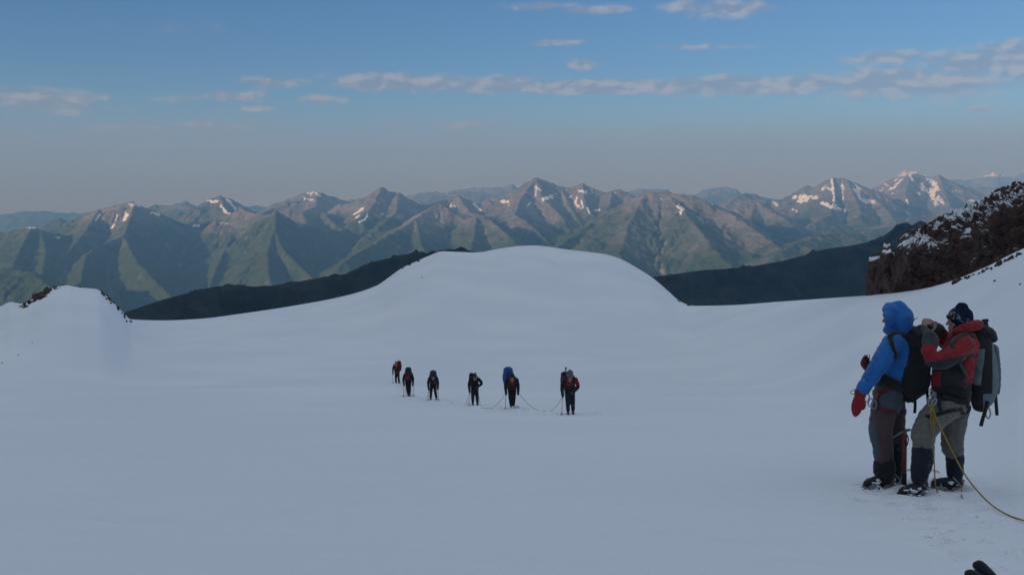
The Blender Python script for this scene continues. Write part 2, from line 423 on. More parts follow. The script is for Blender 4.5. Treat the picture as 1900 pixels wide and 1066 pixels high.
# ------------------------------------------------------------------ far mountains
def dense(line):
    return np.array([P(a, b, d * 1000.0) for a, b, d in line])
RIDGES = [  # crest lines: photo column, row, distance in km
 ([(-160,450,11.5),(-60,440,11.3),(0,432,11.2),(25,428,11.2),(60,420,11.2),(76,426,11.2),(90,440,11.0),(105,462,10.8)], .60),
 ([(60,420,11.2),(40,460,10.4),(20,500,9.6),(0,540,9.0)], .60),
 ([(76,426,11.2),(85,470,10.3),(75,520,9.4)], .60),
 ([(-90,520,9.2),(0,500,9.0),(60,505,8.8),(100,540,8.4)], .5),
 ([(105,458,11.6),(150,415,12.0),(185,388,12.2),(215,380,12.2),(228,377,12.2),(246,375,12.2),(262,382,12.3),(282,390,12.6),(310,404,13.0),(345,416,13.2),(385,412,12.9),(420,400,12.6),(450,389,12.3),(472,397,12.0),(498,399,11.7),(512,392,11.5)], .64),
 ([(250,378,12.2),(240,412,11.4),(229,440,10.9),(252,482,10.1),(285,518,9.5),(325,556,8.9),(370,600,8.3)], .80),
 ([(228,438,10.9),(195,452,10.6),(160,472,10.2),(152,510,9.6),(145,560,8.9)], .74),
 ([(185,388,12.2),(150,440,11.1),(110,490,10.2),(90,550,9.3)], .60),
 ([(310,404,13.0),(330,440,12.2),(322,470,11.6)], .70),
 ([(370,414,12.9),(375,445,12.1),(360,480,11.3)], .70),
 ([(420,400,12.6),(430,440,11.6),(405,490,10.6),(385,540,9.7)], .60),
 ([(512,392,11.5),(511,425,10.9),(522,458,10.3),(565,503,9.6),(600,535,9.1),(640,575,8.5)], .84),
 ([(510,420,11.0),(496,470,10.1),(500,515,9.4),(520,565,8.7)], .74),
 ([(345,412,15.0),(370,383,15.0),(390,370,15.0),(408,363,15.0),(425,370,14.9),(440,380,14.8),(452,390,14.6),(480,400,14.0)], .62),
 ([(408,363,15.0),(418,390,14.3),(440,405,13.6)], .62),
 ([(265,390,18.5),(290,379,18.5),(300,381,18.5),(330,382,18),(345,376,18),(365,384,18)], .55),
 ([(60,430,16),(100,408,16),(113,404,16),(128,414,16),(140,417,16),(150,402,16),(160,408,16),(175,400,16),(195,395,17)], .7),
 ([(480,395,16),(500,386,16),(530,372,16),(560,360,16),(576,357,16),(590,355,16),(606,365,15.9),(622,378,15.8),(640,385,15.6),(665,380,15)], .55),
 ([(590,355,16),(585,385,14.6),(560,395,13.2),(575,430,11.9),(590,465,10.9),(615,505,10.1),(660,545,9.2)], .62),
 ([(560,394,13.2),(600,393,13.4),(640,402,13.4),(670,405,13.2)], .62),
 ([(600,393,13.4),(625,420,12.6),(660,438,11.8)], .62),
 ([(640,384,15.2),(662,374,14.6),(690,362,14.2),(700,356,14.1),(704,349,14.1),(708,347,14.1),(712,349,14.1),(717,356,14.1),(735,357,14.1),(746,362,14.1),(760,372,14.2),(776,380,14.4),(795,382,14.6),(820,372,15.2),(850,364,15.4),(868,370,15.4),(888,378,15.5),(905,369,15.5),(920,365,15.5),(936,374,15.3)], .60),
 ([(708,347,14.1),(690,385,13.2),(670,405,12.6)], .55),
 ([(740,358,14.1),(735,395,13.0),(700,425,12.0)], .58),
 ([(850,364,15.4),(872,395,14.0),(900,402,13.0)], .6),
 ([(905,369,15.5),(925,395,14.2),(940,405,13.4)], .6),
 ([(640,485,9.4),(690,455,10.2),(750,420,11.2),(785,396,12.0),(802,385,12.2),(815,377,12.3),(828,386,12.2),(846,399,12.1),(860,408,12.0),(885,402,11.8),(908,408,11.6),(935,432,11.0),(965,458,10.4),(1000,490,9.6)], .62),
 ([(885,402,11.8),(880,440,10.9),(870,480,10.0)], .6),
 ([(770,408,11.6),(780,445,10.7),(790,480,10.0)], .6),
 ([(936,374,15.3),(955,355,15.2),(975,340,15.1),(994,330,15.0),(1010,335,15.0),(1030,342,15.0),(1050,349,15.0),(1066,346,15.0),(1080,342,15.0),(1100,350,14.9),(1120,358,14.8),(1136,353,14.8),(1150,352,14.7),(1166,361,14.6),(1182,371,14.2),(1195,362,12.4)], .60),
 ([(994,330,15.0),(1005,365,14.2),(1040,400,13.4),(1062,440,12.4),(1075,480,11.5)], .62),
 ([(994,330,15.0),(965,370,14.0),(955,400,13.0),(975,410,12.3),(1000,432,11.7),(1030,465,10.9)], .60),
 ([(1080,342,15.0),(1085,380,14.0),(1110,410,13.2)], .62),
 ([(1040,350,15.0),(1058,385,14.0),(1085,425,13.0)], .64),
 ([(1136,353,14.8),(1130,385,13.8),(1110,412,13.0)], .62),
 ([(1000,490,9.6),(1040,455,10.8),(1100,415,11.6),(1160,382,11.9),(1195,362,11.9),(1212,357,11.9),(1240,358,11.9),(1262,362,11.8),(1290,365,11.7),(1310,375,11.6),(1332,386,11.5),(1360,400,11.2),(1400,428,10.7),(1450,462,10.1),(1500,500,9.4)], .54),
 ([(1195,362,11.9),(1165,420,10.8),(1150,470,9.9),(1160,520,9.0)], .52),
 ([(1242,365,11.8),(1268,393,11.2),(1298,428,10.5),(1330,470,9.7),(1370,510,9.0)], .50),
 ([(1340,388,16),(1365,366,16.5),(1385,358,17),(1400,360,17),(1422,372,17),(1440,375,17),(1470,372,16.4),(1484,352,16.2),(1497,343,16.2),(1508,351,16.2),(1520,345,16),(1535,334,16),(1545,331,16),(1570,333,16),(1590,345,16),(1610,356,16),(1628,365,16.2)], .62),
 ([(1330,400,13.8),(1370,385,13.8),(1402,372,14.0),(1425,388,13.6),(1450,402,13.2),(1490,430,12.4)], .62),
 ([(1400,380,13.9),(1390,420,12.8),(1420,460,11.5),(1470,490,10.5)], .58),
 ([(1545,331,16),(1548,370,15.0),(1540,400,14.0),(1500,420,13.0)], .60),
 ([(1570,333,16),(1590,375,14.8),(1600,405,13.8)], .60),
 ([(1600,350,16),(1640,385,14.8),(1660,410,13.8)], .55),
 ([(1628,368,17.5),(1650,346,18),(1670,331,18),(1690,322,18),(1710,325,18),(1726,331,18),(1742,325,18),(1760,341,18),(1780,360,17.8),(1800,372,17.5),(1860,385,17),(2000,380,17)], .60),
 ([(1690,322,18),(1680,360,16.8),(1690,390,15.5)], .58),
 ([(1742,325,18),(1755,365,16.8),(1770,395,15.5)], .60),
 ([(1350,530,8.2),(1400,500,8.8),(1445,472,9.3),(1480,452,9.8),(1510,440,10.2),(1560,432,10.8),(1640,425,11.5),(1720,400,12.5),(1800,392,13)], .42),
 ([(1480,452,9.8),(1520,470,9.3),(1560,490,8.8)], .45),
 ([(1560,432,10.8),(1600,450,10.0),(1620,475,9.2)], .45),
]
CELL = 24.0
gx0, gx1, gy0, gy1 = -12600.0, 12600.0, 6300.0, 20000.0
NX = int((gx1 - gx0) / CELL) + 1; NY = int((gy1 - gy0) / CELL) + 1
GX, GY = np.meshgrid(gx0 + CELL * np.arange(NX), gy0 + CELL * np.arange(NY))
wx = GX + 150 * fbm2(GX / 1300 + 2, GY / 1300, 4); wy = GY + 150 * fbm2(GX / 1300 - 7, GY / 1300 + 4, 4)
H = -1950 + 90 * fbm2(GX / 2500, GY / 2500, 3) + .018 * np.maximum(GY - 9000, 0)
CREST = np.full(H.shape, 1e9)
for line, slope in RIDGES:
    pts = dense(line)
    for a, b in zip(pts[:-1], pts[1:]):
        reach = 3200
        i0 = max(0, int((min(a[0], b[0]) - reach - gx0) / CELL)); i1 = min(NX, int((max(a[0], b[0]) + reach - gx0) / CELL) + 2)
        j0 = max(0, int((min(a[1], b[1]) - reach - gy0) / CELL)); j1 = min(NY, int((max(a[1], b[1]) + reach - gy0) / CELL) + 2)
        if i1 <= i0 or j1 <= j0: continue
        X = GX[j0:j1, i0:i1]; Y = GY[j0:j1, i0:i1]
        dx, dy = b[0] - a[0], b[1] - a[1]; LL = dx * dx + dy * dy + 1e-6
        t = np.clip(((X - a[0]) * dx + (Y - a[1]) * dy) / LL, 0, 1)
        D0 = np.hypot(X - a[0] - t * dx, Y - a[1] - t * dy)
        Xw = wx[j0:j1, i0:i1]; Yw = wy[j0:j1, i0:i1]
        k = ss(D0 / 500)
        t2 = np.clip(((Xw - a[0]) * dx + (Yw - a[1]) * dy) / LL, 0, 1)
        D1 = np.hypot(Xw - a[0] - t2 * dx, Yw - a[1] - t2 * dy)
        D = D0 * (1 - k) + D1 * k
        z = a[2] + t * (b[2] - a[2]) - slope * D * (1.06 - .00013 * D)
        H[j0:j1, i0:i1] = np.maximum(H[j0:j1, i0:i1], z)
        CREST[j0:j1, i0:i1] = np.minimum(CREST[j0:j1, i0:i1], D0)
off = ss((CREST - 40) / 500)
H += off * (55 * ridged2(wx / 900, wy / 900, 4) + 14 * fbm2(GX / 160, GY / 160, 2)) + 10 * fbm2(GX / 260, GY / 260, 3)
print('ridges', H.shape, time.time() - T0)

def erode(H, iters, K, m=.45, talus=.95):
    """stream-power incision on the grid with D8 routing, plus slope relaxation"""
    ny, nx = H.shape; N = ny * nx
    base_idx = np.arange(N).reshape(ny, nx)
    sh = [(-1,-1),(-1,0),(-1,1),(0,-1),(0,1),(1,-1),(1,0),(1,1)]
    for it in range(iters):
        Hp = np.pad(H, 1, mode='edge')
        best = np.zeros_like(H); rec = base_idx.copy(); dl = np.full(H.shape, CELL)
        for dy, dx in sh:
            L = CELL * math.hypot(dx, dy)
            s = (H - Hp[1 + dy:1 + dy + ny, 1 + dx:1 + dx + nx]) / L
            mk = s > best
            best = np.where(mk, s, best); rec = np.where(mk, base_idx + dy * nx + dx, rec); dl = np.where(mk, L, dl)
        rec[0, :] = base_idx[0, :]; rec[-1, :] = base_idx[-1, :]; rec[:, 0] = base_idx[:, 0]; rec[:, -1] = base_idx[:, -1]
        r = rec.ravel(); root = r == base_idx.ravel()
        lev = (~root).astype(np.int32); p = r.copy()
        for q in range(12):
            lev = lev + lev[p]; p = p[p]
        order = np.argsort(lev, kind='stable'); cuts = np.searchsorted(lev[order], np.arange(lev.max() + 2))
        A = np.ones(N)
        for k in range(len(cuts) - 2, 0, -1):
            ids = order[cuts[k]:cuts[k + 1]]
            if len(ids): np.add.at(A, r[ids], A[ids])
        F = (K * np.maximum(A - 1.5, 0) ** m / dl.ravel() * CELL)
        h = H.ravel().copy()
        for k in range(1, len(cuts) - 1):
            ids = order[cuts[k]:cuts[k + 1]]
            if len(ids): h[ids] = (h[ids] + F[ids] * h[r[ids]]) / (1 + F[ids])
        H = h.reshape(ny, nx)
        if it % 2 == 1:   # talus: over-steep cells slump towards the mean of their neighbours
            Hp = np.pad(H, 1, mode='edge')
            mean = (Hp[:-2, 1:-1] + Hp[2:, 1:-1] + Hp[1:-1, :-2] + Hp[1:-1, 2:]) / 4
            gxx = (Hp[1:-1, 2:] - Hp[1:-1, :-2]) / (2 * CELL); gyy = (Hp[2:, 1:-1] - Hp[:-2, 1:-1]) / (2 * CELL)
            st = np.hypot(gxx, gyy)
            H = H + (mean - H) * np.clip((st - talus) * 1.5, 0, .6)
    return H, A.reshape(ny, nx)
H0 = H.copy()
H, AREA = erode(H, 12, .022)
keep = np.exp(-(CREST / 70) ** 2)                      # crests keep their drawn height
H = H * (1 - keep) + np.maximum(H, H0 - 4) * keep
print('eroded', time.time() - T0)

# the mesh: a fan of columns, finer near the viewer
uu = np.concatenate([np.linspace(-.66, -.545, 60)[:-1], np.linspace(-.545, .545, 1120), np.linspace(.545, .66, 60)[1:]])
yr = np.geomspace(6700, 19800, 530)
Yf = yr[:, None] + 0 * uu[None, :]; Xf = uu[None, :] * Yf
def sample(G, X, Y):
    fx = np.clip((X - gx0) / CELL, 0, NX - 1.001); fy = np.clip((Y - gy0) / CELL, 0, NY - 1.001)
    i = fx.astype(int); j = fy.astype(int); fx = fx - i; fy = fy - j
    return (G[j, i] * (1 - fx) + G[j, i + 1] * fx) * (1 - fy) + (G[j + 1, i] * (1 - fx) + G[j + 1, i + 1] * fx) * fy
Xs = np.clip(Xf, gx0, gx1)
Zf = sample(H, Xs, Yf); Af = sample(np.log(AREA + 1), Xs, Yf); Cf = sample(np.minimum(CREST, 4000), Xs, Yf)
hi = ss((Zf + 1300) / 700)
Zf = Zf + (4 + 14 * hi) * ridged2(Xf / 150, Yf / 150, 4) * .75 + hi * ss(Cf / 120) * 20 * (ridged2(Xf / 420 + 9, Yf / 420, 4) - .4)
# snow patches: gullies and ledges near the tops, plus the large ones one can name
pxf, pyf = project(Xf, Yf, Zf)
nz1 = fbm2(Xf / 260, Yf / 420, 4)
snowv = ss((Zf + 430 - 45 * (Yf - 12000) / 1000 * 0) / 260) * ss((Af - 1.2) / 1.4) * ss((nz1 - .12) / .15) * .85
PATCH = [  # polyline of (column, row), half width in px, depth range km
 ([(186,397),(178,408)],2.0,11.4,12.8),([(232,392),(236,400),(230,408)],3.0,11.3,12.6),([(218,398),(212,415),(206,425)],1.6,11.2,12.6),([(240,380),(252,378),(258,382)],2.2,11.6,12.8),([(283,394),(294,398)],2.4,12.0,13.6),
 ([(384,372),(402,374)],2.2,14,15.3),([(410,382),(418,391),(426,397)],2.4,13.6,15.2),([(422,371),(431,381),(439,389)],2.2,13.8,15.2),([(360,418),(369,419)],2,12.2,13.6),([(408,413),(424,416)],1.6,12,13.4),
 ([(48,421),(65,422)],1.8,10.6,11.6),([(104,440),(110,441)],1.5,10,12.5),
 ([(570,358),(585,357),(594,364)],1.7,15,16.3),([(565,368),(580,371)],1.5,14.8,16.2),
 ([(656,398),(674,386)],1.6,12.3,14),([(665,412),(676,408),(682,396)],1.6,12,14),([(660,404),(667,399)],1.4,12,14),
 ([(878,376),(892,391)],2.2,14,15.6),([(835,381),(845,383)],1.6,14,15.6),([(930,374),(942,374)],2.6,14.2,15.6),([(945,382),(944,390)],1.8,14,15.4),
 ([(993,345),(1003,353)],1.6,14.2,15.2),([(1008,370),(1024,364)],2.8,13.8,15.2),([(979,381),(983,376)],1.8,13.4,15),([(1072,353),(1086,357)],2.4,14.3,15.2),([(1070,366),(1068,378),(1078,386)],1.9,13.6,15),([(1078,372),(1082,384)],1.4,13.6,15),([(1090,385),(1094,395)],1.4,13,15),([(1104,391),(1112,389)],1.6,13,15),
 ([(1258,382),(1268,388),(1262,394)],2.6,10.8,12),([(1318,372),(1322,380)],1.4,11,12),
 ([(1473,366),(1515,366)],3.2,15,16.6),([(1480,374),(1500,370)],3.2,15,16.6),([(1543,333),(1546,352),(1548,372)],2.0,14.6,16.3),([(1536,350),(1545,352)],1.8,14.8,16.3),([(1562,335),(1564,370)],1.7,14.8,16.3),([(1588,352),(1598,370),(1622,376)],3.6,14.8,16.4),([(1525,376),(1545,386),(1558,388)],3.0,14.4,16.2),([(1548,380),(1554,388)],3.0,14.4,16.2),([(1567,388),(1568,392)],2.0,14.2,16.2),([(1470,388),(1478,392)],1.8,13,16),
 ([(1688,323),(1692,333)],2.0,17,18.3),([(1670,326),(1682,324)],2.2,17,18.4),([(1722,332),(1734,342),(1740,350)],3.4,16.8,18.4),([(1733,352),(1730,365),(1738,378)],4.0,16,18.4),([(1740,366),(1748,376)],3.2,16,18.4),([(1682,370),(1684,378)],1.8,16,18),([(1704,358),(1710,362)],1.4,16,18),([(1640,340),(1648,345)],1.5,17,18.4),
 ([(1434,374),(1444,382)],1.8,13,17),([(1800,372),(1830,380)],2,16,18),
]
for line, w, d0, d1 in PATCH:
    d0 *= 1000; d1 *= 1000
    xs = [q[0] for q in line]; ys = [q[1] for q in line]
    M = (pxf > min(xs) - 12) & (pxf < max(xs) + 12) & (pyf > min(ys) - 12) & (pyf < max(ys) + 12) & (Yf > d0) & (Yf < d1)
    if not M.any(): continue
    X = pxf[M]; Y = pyf[M]; best = np.full(X.shape, 99.0)
    for (ax, ay), (bx, by) in zip(line[:-1], line[1:]):
        t = np.clip(((X - ax) * (bx - ax) + (Y - ay) * (by - ay)) / ((bx - ax) ** 2 + (by - ay) ** 2 + 1e-6), 0, 1)
        best = np.minimum(best, np.hypot(X - ax - t * (bx - ax), Y - ay - t * (by - ay)))
    v = ss((w * (1.0 + .9 * fbm2(X / 6.0, Y / 5.0 + 3, 2)) - best) / .9 + .5)
    snowv[M] = np.maximum(snowv[M], v)
me = grid_mesh('mountain_range', np.stack([Xf.ravel(), Yf.ravel(), Zf.ravel()], 1), len(yr), len(uu))
attr(me, 'snow', snowv); attr(me, 'gully', Af); 
n = NT('mountain'); g = n.node('ShaderNodeNewGeometry'); p = g.outputs['Position']; nz = n.sep(g.outputs['Normal'])[2]; z = n.sep(p)[2]
n1 = n.noise(p, .0011, 6, .6); n2 = n.noise(p, .006, 6, .65); n3 = n.noise(n.scale(p, (1, 1, .25)), .02, 5, .7)
rock = n.mix(n.ramp(n1, .35, .65), (.155, .158, .156), (.212, .208, .198))
rock = n.mix(n.ramp(n2, .42, .62), rock, (.135, .128, .12))
rock = n.mix(n.ramp(n3, .4, .7, 0, .6), rock, (.31, .295, .265))
grass = n.mix(n.ramp(n2, .3, .7), (.044, .076, .030), (.080, .104, .046))
alt = n.math('ADD', z, n.math('ADD', n.math('MULTIPLY', n.math('SUBTRACT', n1, .5), 1100.0), n.math('MULTIPLY', n.math('SUBTRACT', n2, .5), 700.0)))
gm = n.math('MULTIPLY', n.ramp(alt, -760, -300, 1, 0), n.ramp(nz, .50, .70))
col = n.mix(gm, rock, grass)
col = n.mix(n.math('MULTIPLY', n.ramp(n.attr('gully'), 3.2, 5.5, 0, .55), n.ramp(n3, .35, .6)), col, (.30, .27, .22))
col = n.mix(n.ramp(n.attr('snow'), .35, .65), col, (.80, .79, .78))
n.bump(n.math('ADD', n.math('MULTIPLY', n2, 50.0), n.math('MULTIPLY', n3, 20.0)), .7, 1.0)
M_mount = n.done(col, .95, .1)
tag(new_obj('mountain_range', me, M_mount), 'range of brown and green mountains with snow patches across the valley', kind='structure')
print('mountains', time.time() - T0)

# ridges behind, paling into the haze
def ridge_sheet(name, label, line, mat, width, slope, nU, nV, amp, seed, snowline=None, fan=None):
    L = np.array(line, float)
    u0 = np.linspace(L[0, 0], L[-1, 0], nU)
    row = np.interp(u0, L[:, 0], L[:, 1]); dk = np.interp(u0, L[:, 0], L[:, 2]) * 1000
    crest = P(u0, row, dk)
    v = np.linspace(-1, 1, nV); v = np.sign(v) * np.abs(v) ** 1.6
    Y = crest[:, 1][None, :] + v[:, None] * width; X = crest[:, 0][None, :] * (Y / crest[:, 1][None, :])
    D = np.abs(v)[:, None] * width + 0 * X
    s = amp
    ridg = ridged2(X / (9 * s) + seed, Y / (9 * s), 5)
    side = ss(D / (2.5 * s))
    Z = crest[:, 2][None, :] - slope * D * (1 + .35 * side * noise2(X / (14 * s) + seed, Y / (14 * s) + 5)) + s * side * (ridg - .6) + .25 * s * (ridged2(X / (2.2 * s), Y / (2.2 * s) + seed, 4) - .5) * ss(D / s + .12)
    me = grid_mesh(name, np.stack([X.ravel(), Y.ravel(), Z.ravel()], 1), nV, nU)
    if snowline is not None:
        attr(me, 'snow', ss((Z - snowline) / 120) * ss((fbm2(X / 500, Y / 500, 4) + .25) / .2)); attr(me, 'gully', 0 * Z)
    o = new_obj(name, me, mat); tag(o, label, kind='structure'); return o
ridge_sheet('distant_range', 'pale blue distant range fading into haze', [(-250,402,27),(-100,398,27),(0,400,27),(40,394,27),(80,391,27),(110,396,27),(150,396,27),(175,392,27),(230,402,27),(300,390,27),(345,372,27),(365,384,27),(420,392,27),(450,384,27),(480,382,27),(520,390,27),(600,386,27),(650,370,26),(690,376,26),(740,368,26),(770,360,26),(795,356,26),(830,358,26),(850,352,26),(880,349,26),(905,349,26),(930,347,26),(950,342,26),(962,350,26),(985,360,26),(1060,370,26),(1160,358,26),(1182,352,26),(1225,350,26),(1255,362,26),(1290,362,26),(1315,350,26),(1335,347,26),(1365,351,26),(1380,362,26),(1460,372,26),(1560,372,26),(1620,360,27),(1660,350,27),(1700,345,27),(1760,345,27),(1850,350,27),(2200,360,27)], M_mount, 2600, .34, 900, 60, 90, 3.0, -150)
ridge_sheet('snowy_range', 'faint snow covered range at the far right horizon', [(1560,372,34),(1640,345,34),(1680,318,34),(1700,318,34),(1730,330,34),(1755,332,34),(1790,335,34),(1820,330,34),(1845,321,34),(1860,325,34),(1880,330,34),(1900,320,34),(1940,322,34),(2000,330,34),(2150,345,34)], M_mount, 3000, .34, 500, 60, 110, 9.0, -10)

# shaded ridges just below the snow
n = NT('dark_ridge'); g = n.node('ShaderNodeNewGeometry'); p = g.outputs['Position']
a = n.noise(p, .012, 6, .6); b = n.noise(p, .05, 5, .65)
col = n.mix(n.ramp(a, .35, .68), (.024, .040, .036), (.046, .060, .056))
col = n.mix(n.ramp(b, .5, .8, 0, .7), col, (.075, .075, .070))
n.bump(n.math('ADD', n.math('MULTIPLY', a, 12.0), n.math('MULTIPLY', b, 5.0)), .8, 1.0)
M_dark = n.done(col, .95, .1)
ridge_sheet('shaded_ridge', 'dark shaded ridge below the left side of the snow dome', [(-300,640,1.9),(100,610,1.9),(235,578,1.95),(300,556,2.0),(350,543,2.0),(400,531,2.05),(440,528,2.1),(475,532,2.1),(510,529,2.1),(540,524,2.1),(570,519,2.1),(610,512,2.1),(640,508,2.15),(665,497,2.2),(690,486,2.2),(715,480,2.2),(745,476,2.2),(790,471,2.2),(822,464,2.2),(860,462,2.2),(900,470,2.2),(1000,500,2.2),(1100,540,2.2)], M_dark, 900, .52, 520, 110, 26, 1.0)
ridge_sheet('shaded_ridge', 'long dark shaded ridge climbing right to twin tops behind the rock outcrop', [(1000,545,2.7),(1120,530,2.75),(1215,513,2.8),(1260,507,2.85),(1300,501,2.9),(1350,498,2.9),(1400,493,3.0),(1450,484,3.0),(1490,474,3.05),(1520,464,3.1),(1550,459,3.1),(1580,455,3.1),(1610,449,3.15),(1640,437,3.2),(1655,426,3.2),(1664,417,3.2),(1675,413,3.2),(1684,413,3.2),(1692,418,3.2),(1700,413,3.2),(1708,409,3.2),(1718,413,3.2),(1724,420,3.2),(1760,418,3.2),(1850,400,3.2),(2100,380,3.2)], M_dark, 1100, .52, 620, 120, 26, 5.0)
print('ridges done', time.time() - T0)
# ------------------------------------------------------------------ rock outcrop on the right
TOP = np.array([(1606,547),(1607,520),(1611,500),(1612,474),(1624,471),(1635,468),(1637,454),(1640,448),(1646,451),(1652,448),(1654,462),(1660,465),(1666,455),(1669,441),(1680,433),(1700,431),(1722,428),(1745,414),(1758,408),(1772,404),(1786,394),(1800,388),(1822,385),(1836,377),(1850,371),(1866,360),(1880,355),(1900,352),(1950,340),(2060,305)], float)
cols = np.concatenate([np.full(60, 1607.0), np.linspace(1607, 2060, 470)])
wrap = np.concatenate([np.linspace(1, 0, 60), np.zeros(470)])
vv = np.concatenate([np.linspace(0, 1, 190), 1 + np.geomspace(.02, .8, 30)])
rowT = np.interp(cols + np.where(wrap > 0, 4, 0), TOP[:, 0], TOP[:, 1]); rowB = pchip(cols, SK[:, 0], SK[:, 1]) + 7
Eb = pchip(cols, SK[:, 0], SK[:, 2]) - 2.5
C_, V_ = np.meshgrid(cols, vv); Wp, _ = np.meshgrid(wrap, vv)
cap = np.minimum(V_, 1)
rowg = rowB[None, :] + (rowT - rowB)[None, :] * cap
steep = np.interp(C_, [1607, 1700, 1800, 1900, 2060], [.85, .66, .60, .55, .5])
dep = np.where(cap < steep, 1.6 * cap / steep, 1.6 + 13 * ((cap - steep) / (1 - steep)) ** 1.2)
dep = dep * np.interp(C_, [1607, 1640, 1720], [.25, .5, 1.0]) + 11 * Wp
Yo = Eb[None, :] + dep
Po = P(C_.ravel(), rowg.ravel(), Yo.ravel()).reshape(C_.shape + (3,))
over = np.maximum(V_ - 1, 0)
Po[..., 1] += over * 14; Po[..., 0] += over * 14 * (C_ - 950) / FPX; Po[..., 2] -= over ** 1.3 * 16
du = np.gradient(Po, axis=1); dv = np.gradient(Po, axis=0)
N = np.cross(du, dv); N /= np.linalg.norm(N, axis=2)[..., None] + 1e-9
N[:, 58:63] = N[:, 63:64]
if N[60, 200, 1] > 0: N = -N
x, y, z = Po[..., 0], Po[..., 1], Po[..., 2]
warp = .9 * fbm3(x / 3.0, y / 3.0, z / 3.0, 3)
blk = 1 - 2 * np.abs(noise3((x + warp) / 2.0, y / 2.0, (z + warp) / 3.4))
blk2 = 1 - 2 * np.abs(noise3((x - warp) / .8 + 7, y / .8, z / 1.1))
step = np.round(noise3(x / 1.7 + 3, y / 1.7, z / 2.3) * 3) / 3
d = .9 * fbm3(x / 4.2, y / 4.2, z / 3.2, 4) + .85 * blk + .48 * blk2 + .75 * step + .16 * fbm3(x / .3, y / .3, z / .25, 3)
edge = ss(np.clip((1 - cap) / .14, 0, 1)) * .80 + .20
edge = edge * np.where(Wp > 0, .5, 1) * np.interp(C_, [1607, 1612, 1640], [.08, .35, .9])
left_ = np.interp(C_, [1660, 1700], [1.0, 0.0])
edge = edge * (1 - left_ * (1 - .12 - .88 * ss((.92 - cap) / .3)))
Po = Po + N * (np.where(left_ > 0, np.minimum(d, .6), d) * edge)[..., None]
Po[..., 2] += (.42 * blk2 + .35 * blk + .22 * fbm3(x / .6, y / .6, z / .6, 3)) * ss((cap - .86) / .1) * np.interp(C_, [1607, 1665, 1720], [.0, .05, 1.0])
me = grid_mesh('rock_outcrop', Po.reshape(-1, 3), len(vv), len(cols), smooth=False)
attr(me, 'height', cap.ravel()); attr(me, 'side', np.interp(C_, [1607, 1665, 1700, 1760, 1900], [-.5, -.2, .35, .75, 1.0]).ravel())
n = NT('outcrop_rock'); g = n.node('ShaderNodeNewGeometry'); p = g.outputs['Position']; nz = n.sep(g.outputs['Normal'])[2]
a = n.noise(p, .30, 5, .6); b = n.noise(p, 1.6, 6, .65); cst = n.noise(n.scale(p, (1, 1, 3)), .9, 5, .6)
col = n.mix(n.ramp(a, .35, .65), (.070, .038, .030), (.100, .072, .060))
col = n.mix(n.ramp(b, .48, .66), col, (.022, .017, .017))
col = n.mix(n.ramp(cst, .58, .75, 0, .6), col, (.16, .115, .09))
sn = n.math('ADD', n.math('MULTIPLY', nz, .75), n.math('MULTIPLY', n.math('SUBTRACT', b, .5), .55))
sn = n.math('ADD', sn, n.math('MULTIPLY', n.math('SUBTRACT', a, .5), 3.4))
sn = n.math('ADD', sn, n.ramp(n.attr('height'), .35, .95, 0.0, .52)); sn = n.math('ADD', sn, n.math('MULTIPLY', n.attr('side'), .26))
col = n.mix(n.ramp(sn, 1.06, 1.20), col, (.78, .79, .81))
n.bump(n.math('ADD', n.math('MULTIPLY', b, .25), n.math('MULTIPLY', n.noise(p, 6.0, 4, .7), .08)), .9, 1.0)
M_out = n.done(col, .92, .15)
tag(new_obj('rock_outcrop', me, M_out), 'jagged red-brown rock outcrop dusted with snow above the right slope', 'rock outcrop')

# ------------------------------------------------------------------ loose rocks
n = NT('loose_rock'); p = n.pos(); a = n.noise(p, 1.2, 5, .65)
M_rock = n.done(n.mix(n.ramp(a, .35, .68), (.034, .027, .025), (.105, .078, .066)), .92, .15)
_r = random.Random(11)
rock_meshes = []
for k in range(9):
    bm = bmesh.new(); bmesh.ops.create_icosphere(bm, subdivisions=3, radius=1.0)
    V = np.array([v.co[:] for v in bm.verts])
    rs = np.random.RandomState(k + 40)
    for q in range(16):                      # chop flat faces
        nn = rs.normal(size=3); nn /= np.linalg.norm(nn); lim = rs.uniform(.55, .85)
        dd = V @ nn; V = V - np.maximum(dd - lim, 0)[:, None] * nn
    V = V * np.array([1, .8, rs.uniform(.6, 1.1)]) * (1 + .12 * fbm3(V[:, 0] * 2 + k, V[:, 1] * 2, V[:, 2] * 2, 3))[:, None]
    for v, c in zip(bm.verts, V): v.co = c
    bmesh.ops.dissolve_degenerate(bm, dist=.01, edges=bm.edges)
    me = bpy.data.meshes.new('rock'); bm.to_mesh(me); bm.free(); me.materials.append(M_rock); rock_meshes.append(me)
def rock(pos, size, label, group=None):
    o = bpy.data.objects.new('rock', _r.choice(rock_meshes)); scene.collection.objects.link(o)
    o.location = pos; o.scale = (size * _r.uniform(.75, 1.25), size * _r.uniform(.7, 1.1), size * _r.uniform(.6, 1.2))
    o.rotation_euler = (_r.uniform(-.5, .5), _r.uniform(-.5, .5), _r.uniform(0, 6.3))
    tag(o, label, 'rock', group)
def on_edge(px, drop):
    """point on the snow near the skyline of that column, `drop` photo pixels below it"""
    row = pchip(np.array([px]), SK[:, 0], SK[:, 1])[0]; E = pchip(np.array([px]), SK[:, 0], SK[:, 2])[0]
    if drop <= 1.5: Y = E - .15
    else:
        g = ground_at(px, row + drop); Y = g[1]
    x = (px - 950) / FPX / .9925 * Y
    return np.array([x, Y, snow_h(np.array([x]), np.array([Y]))[0]])
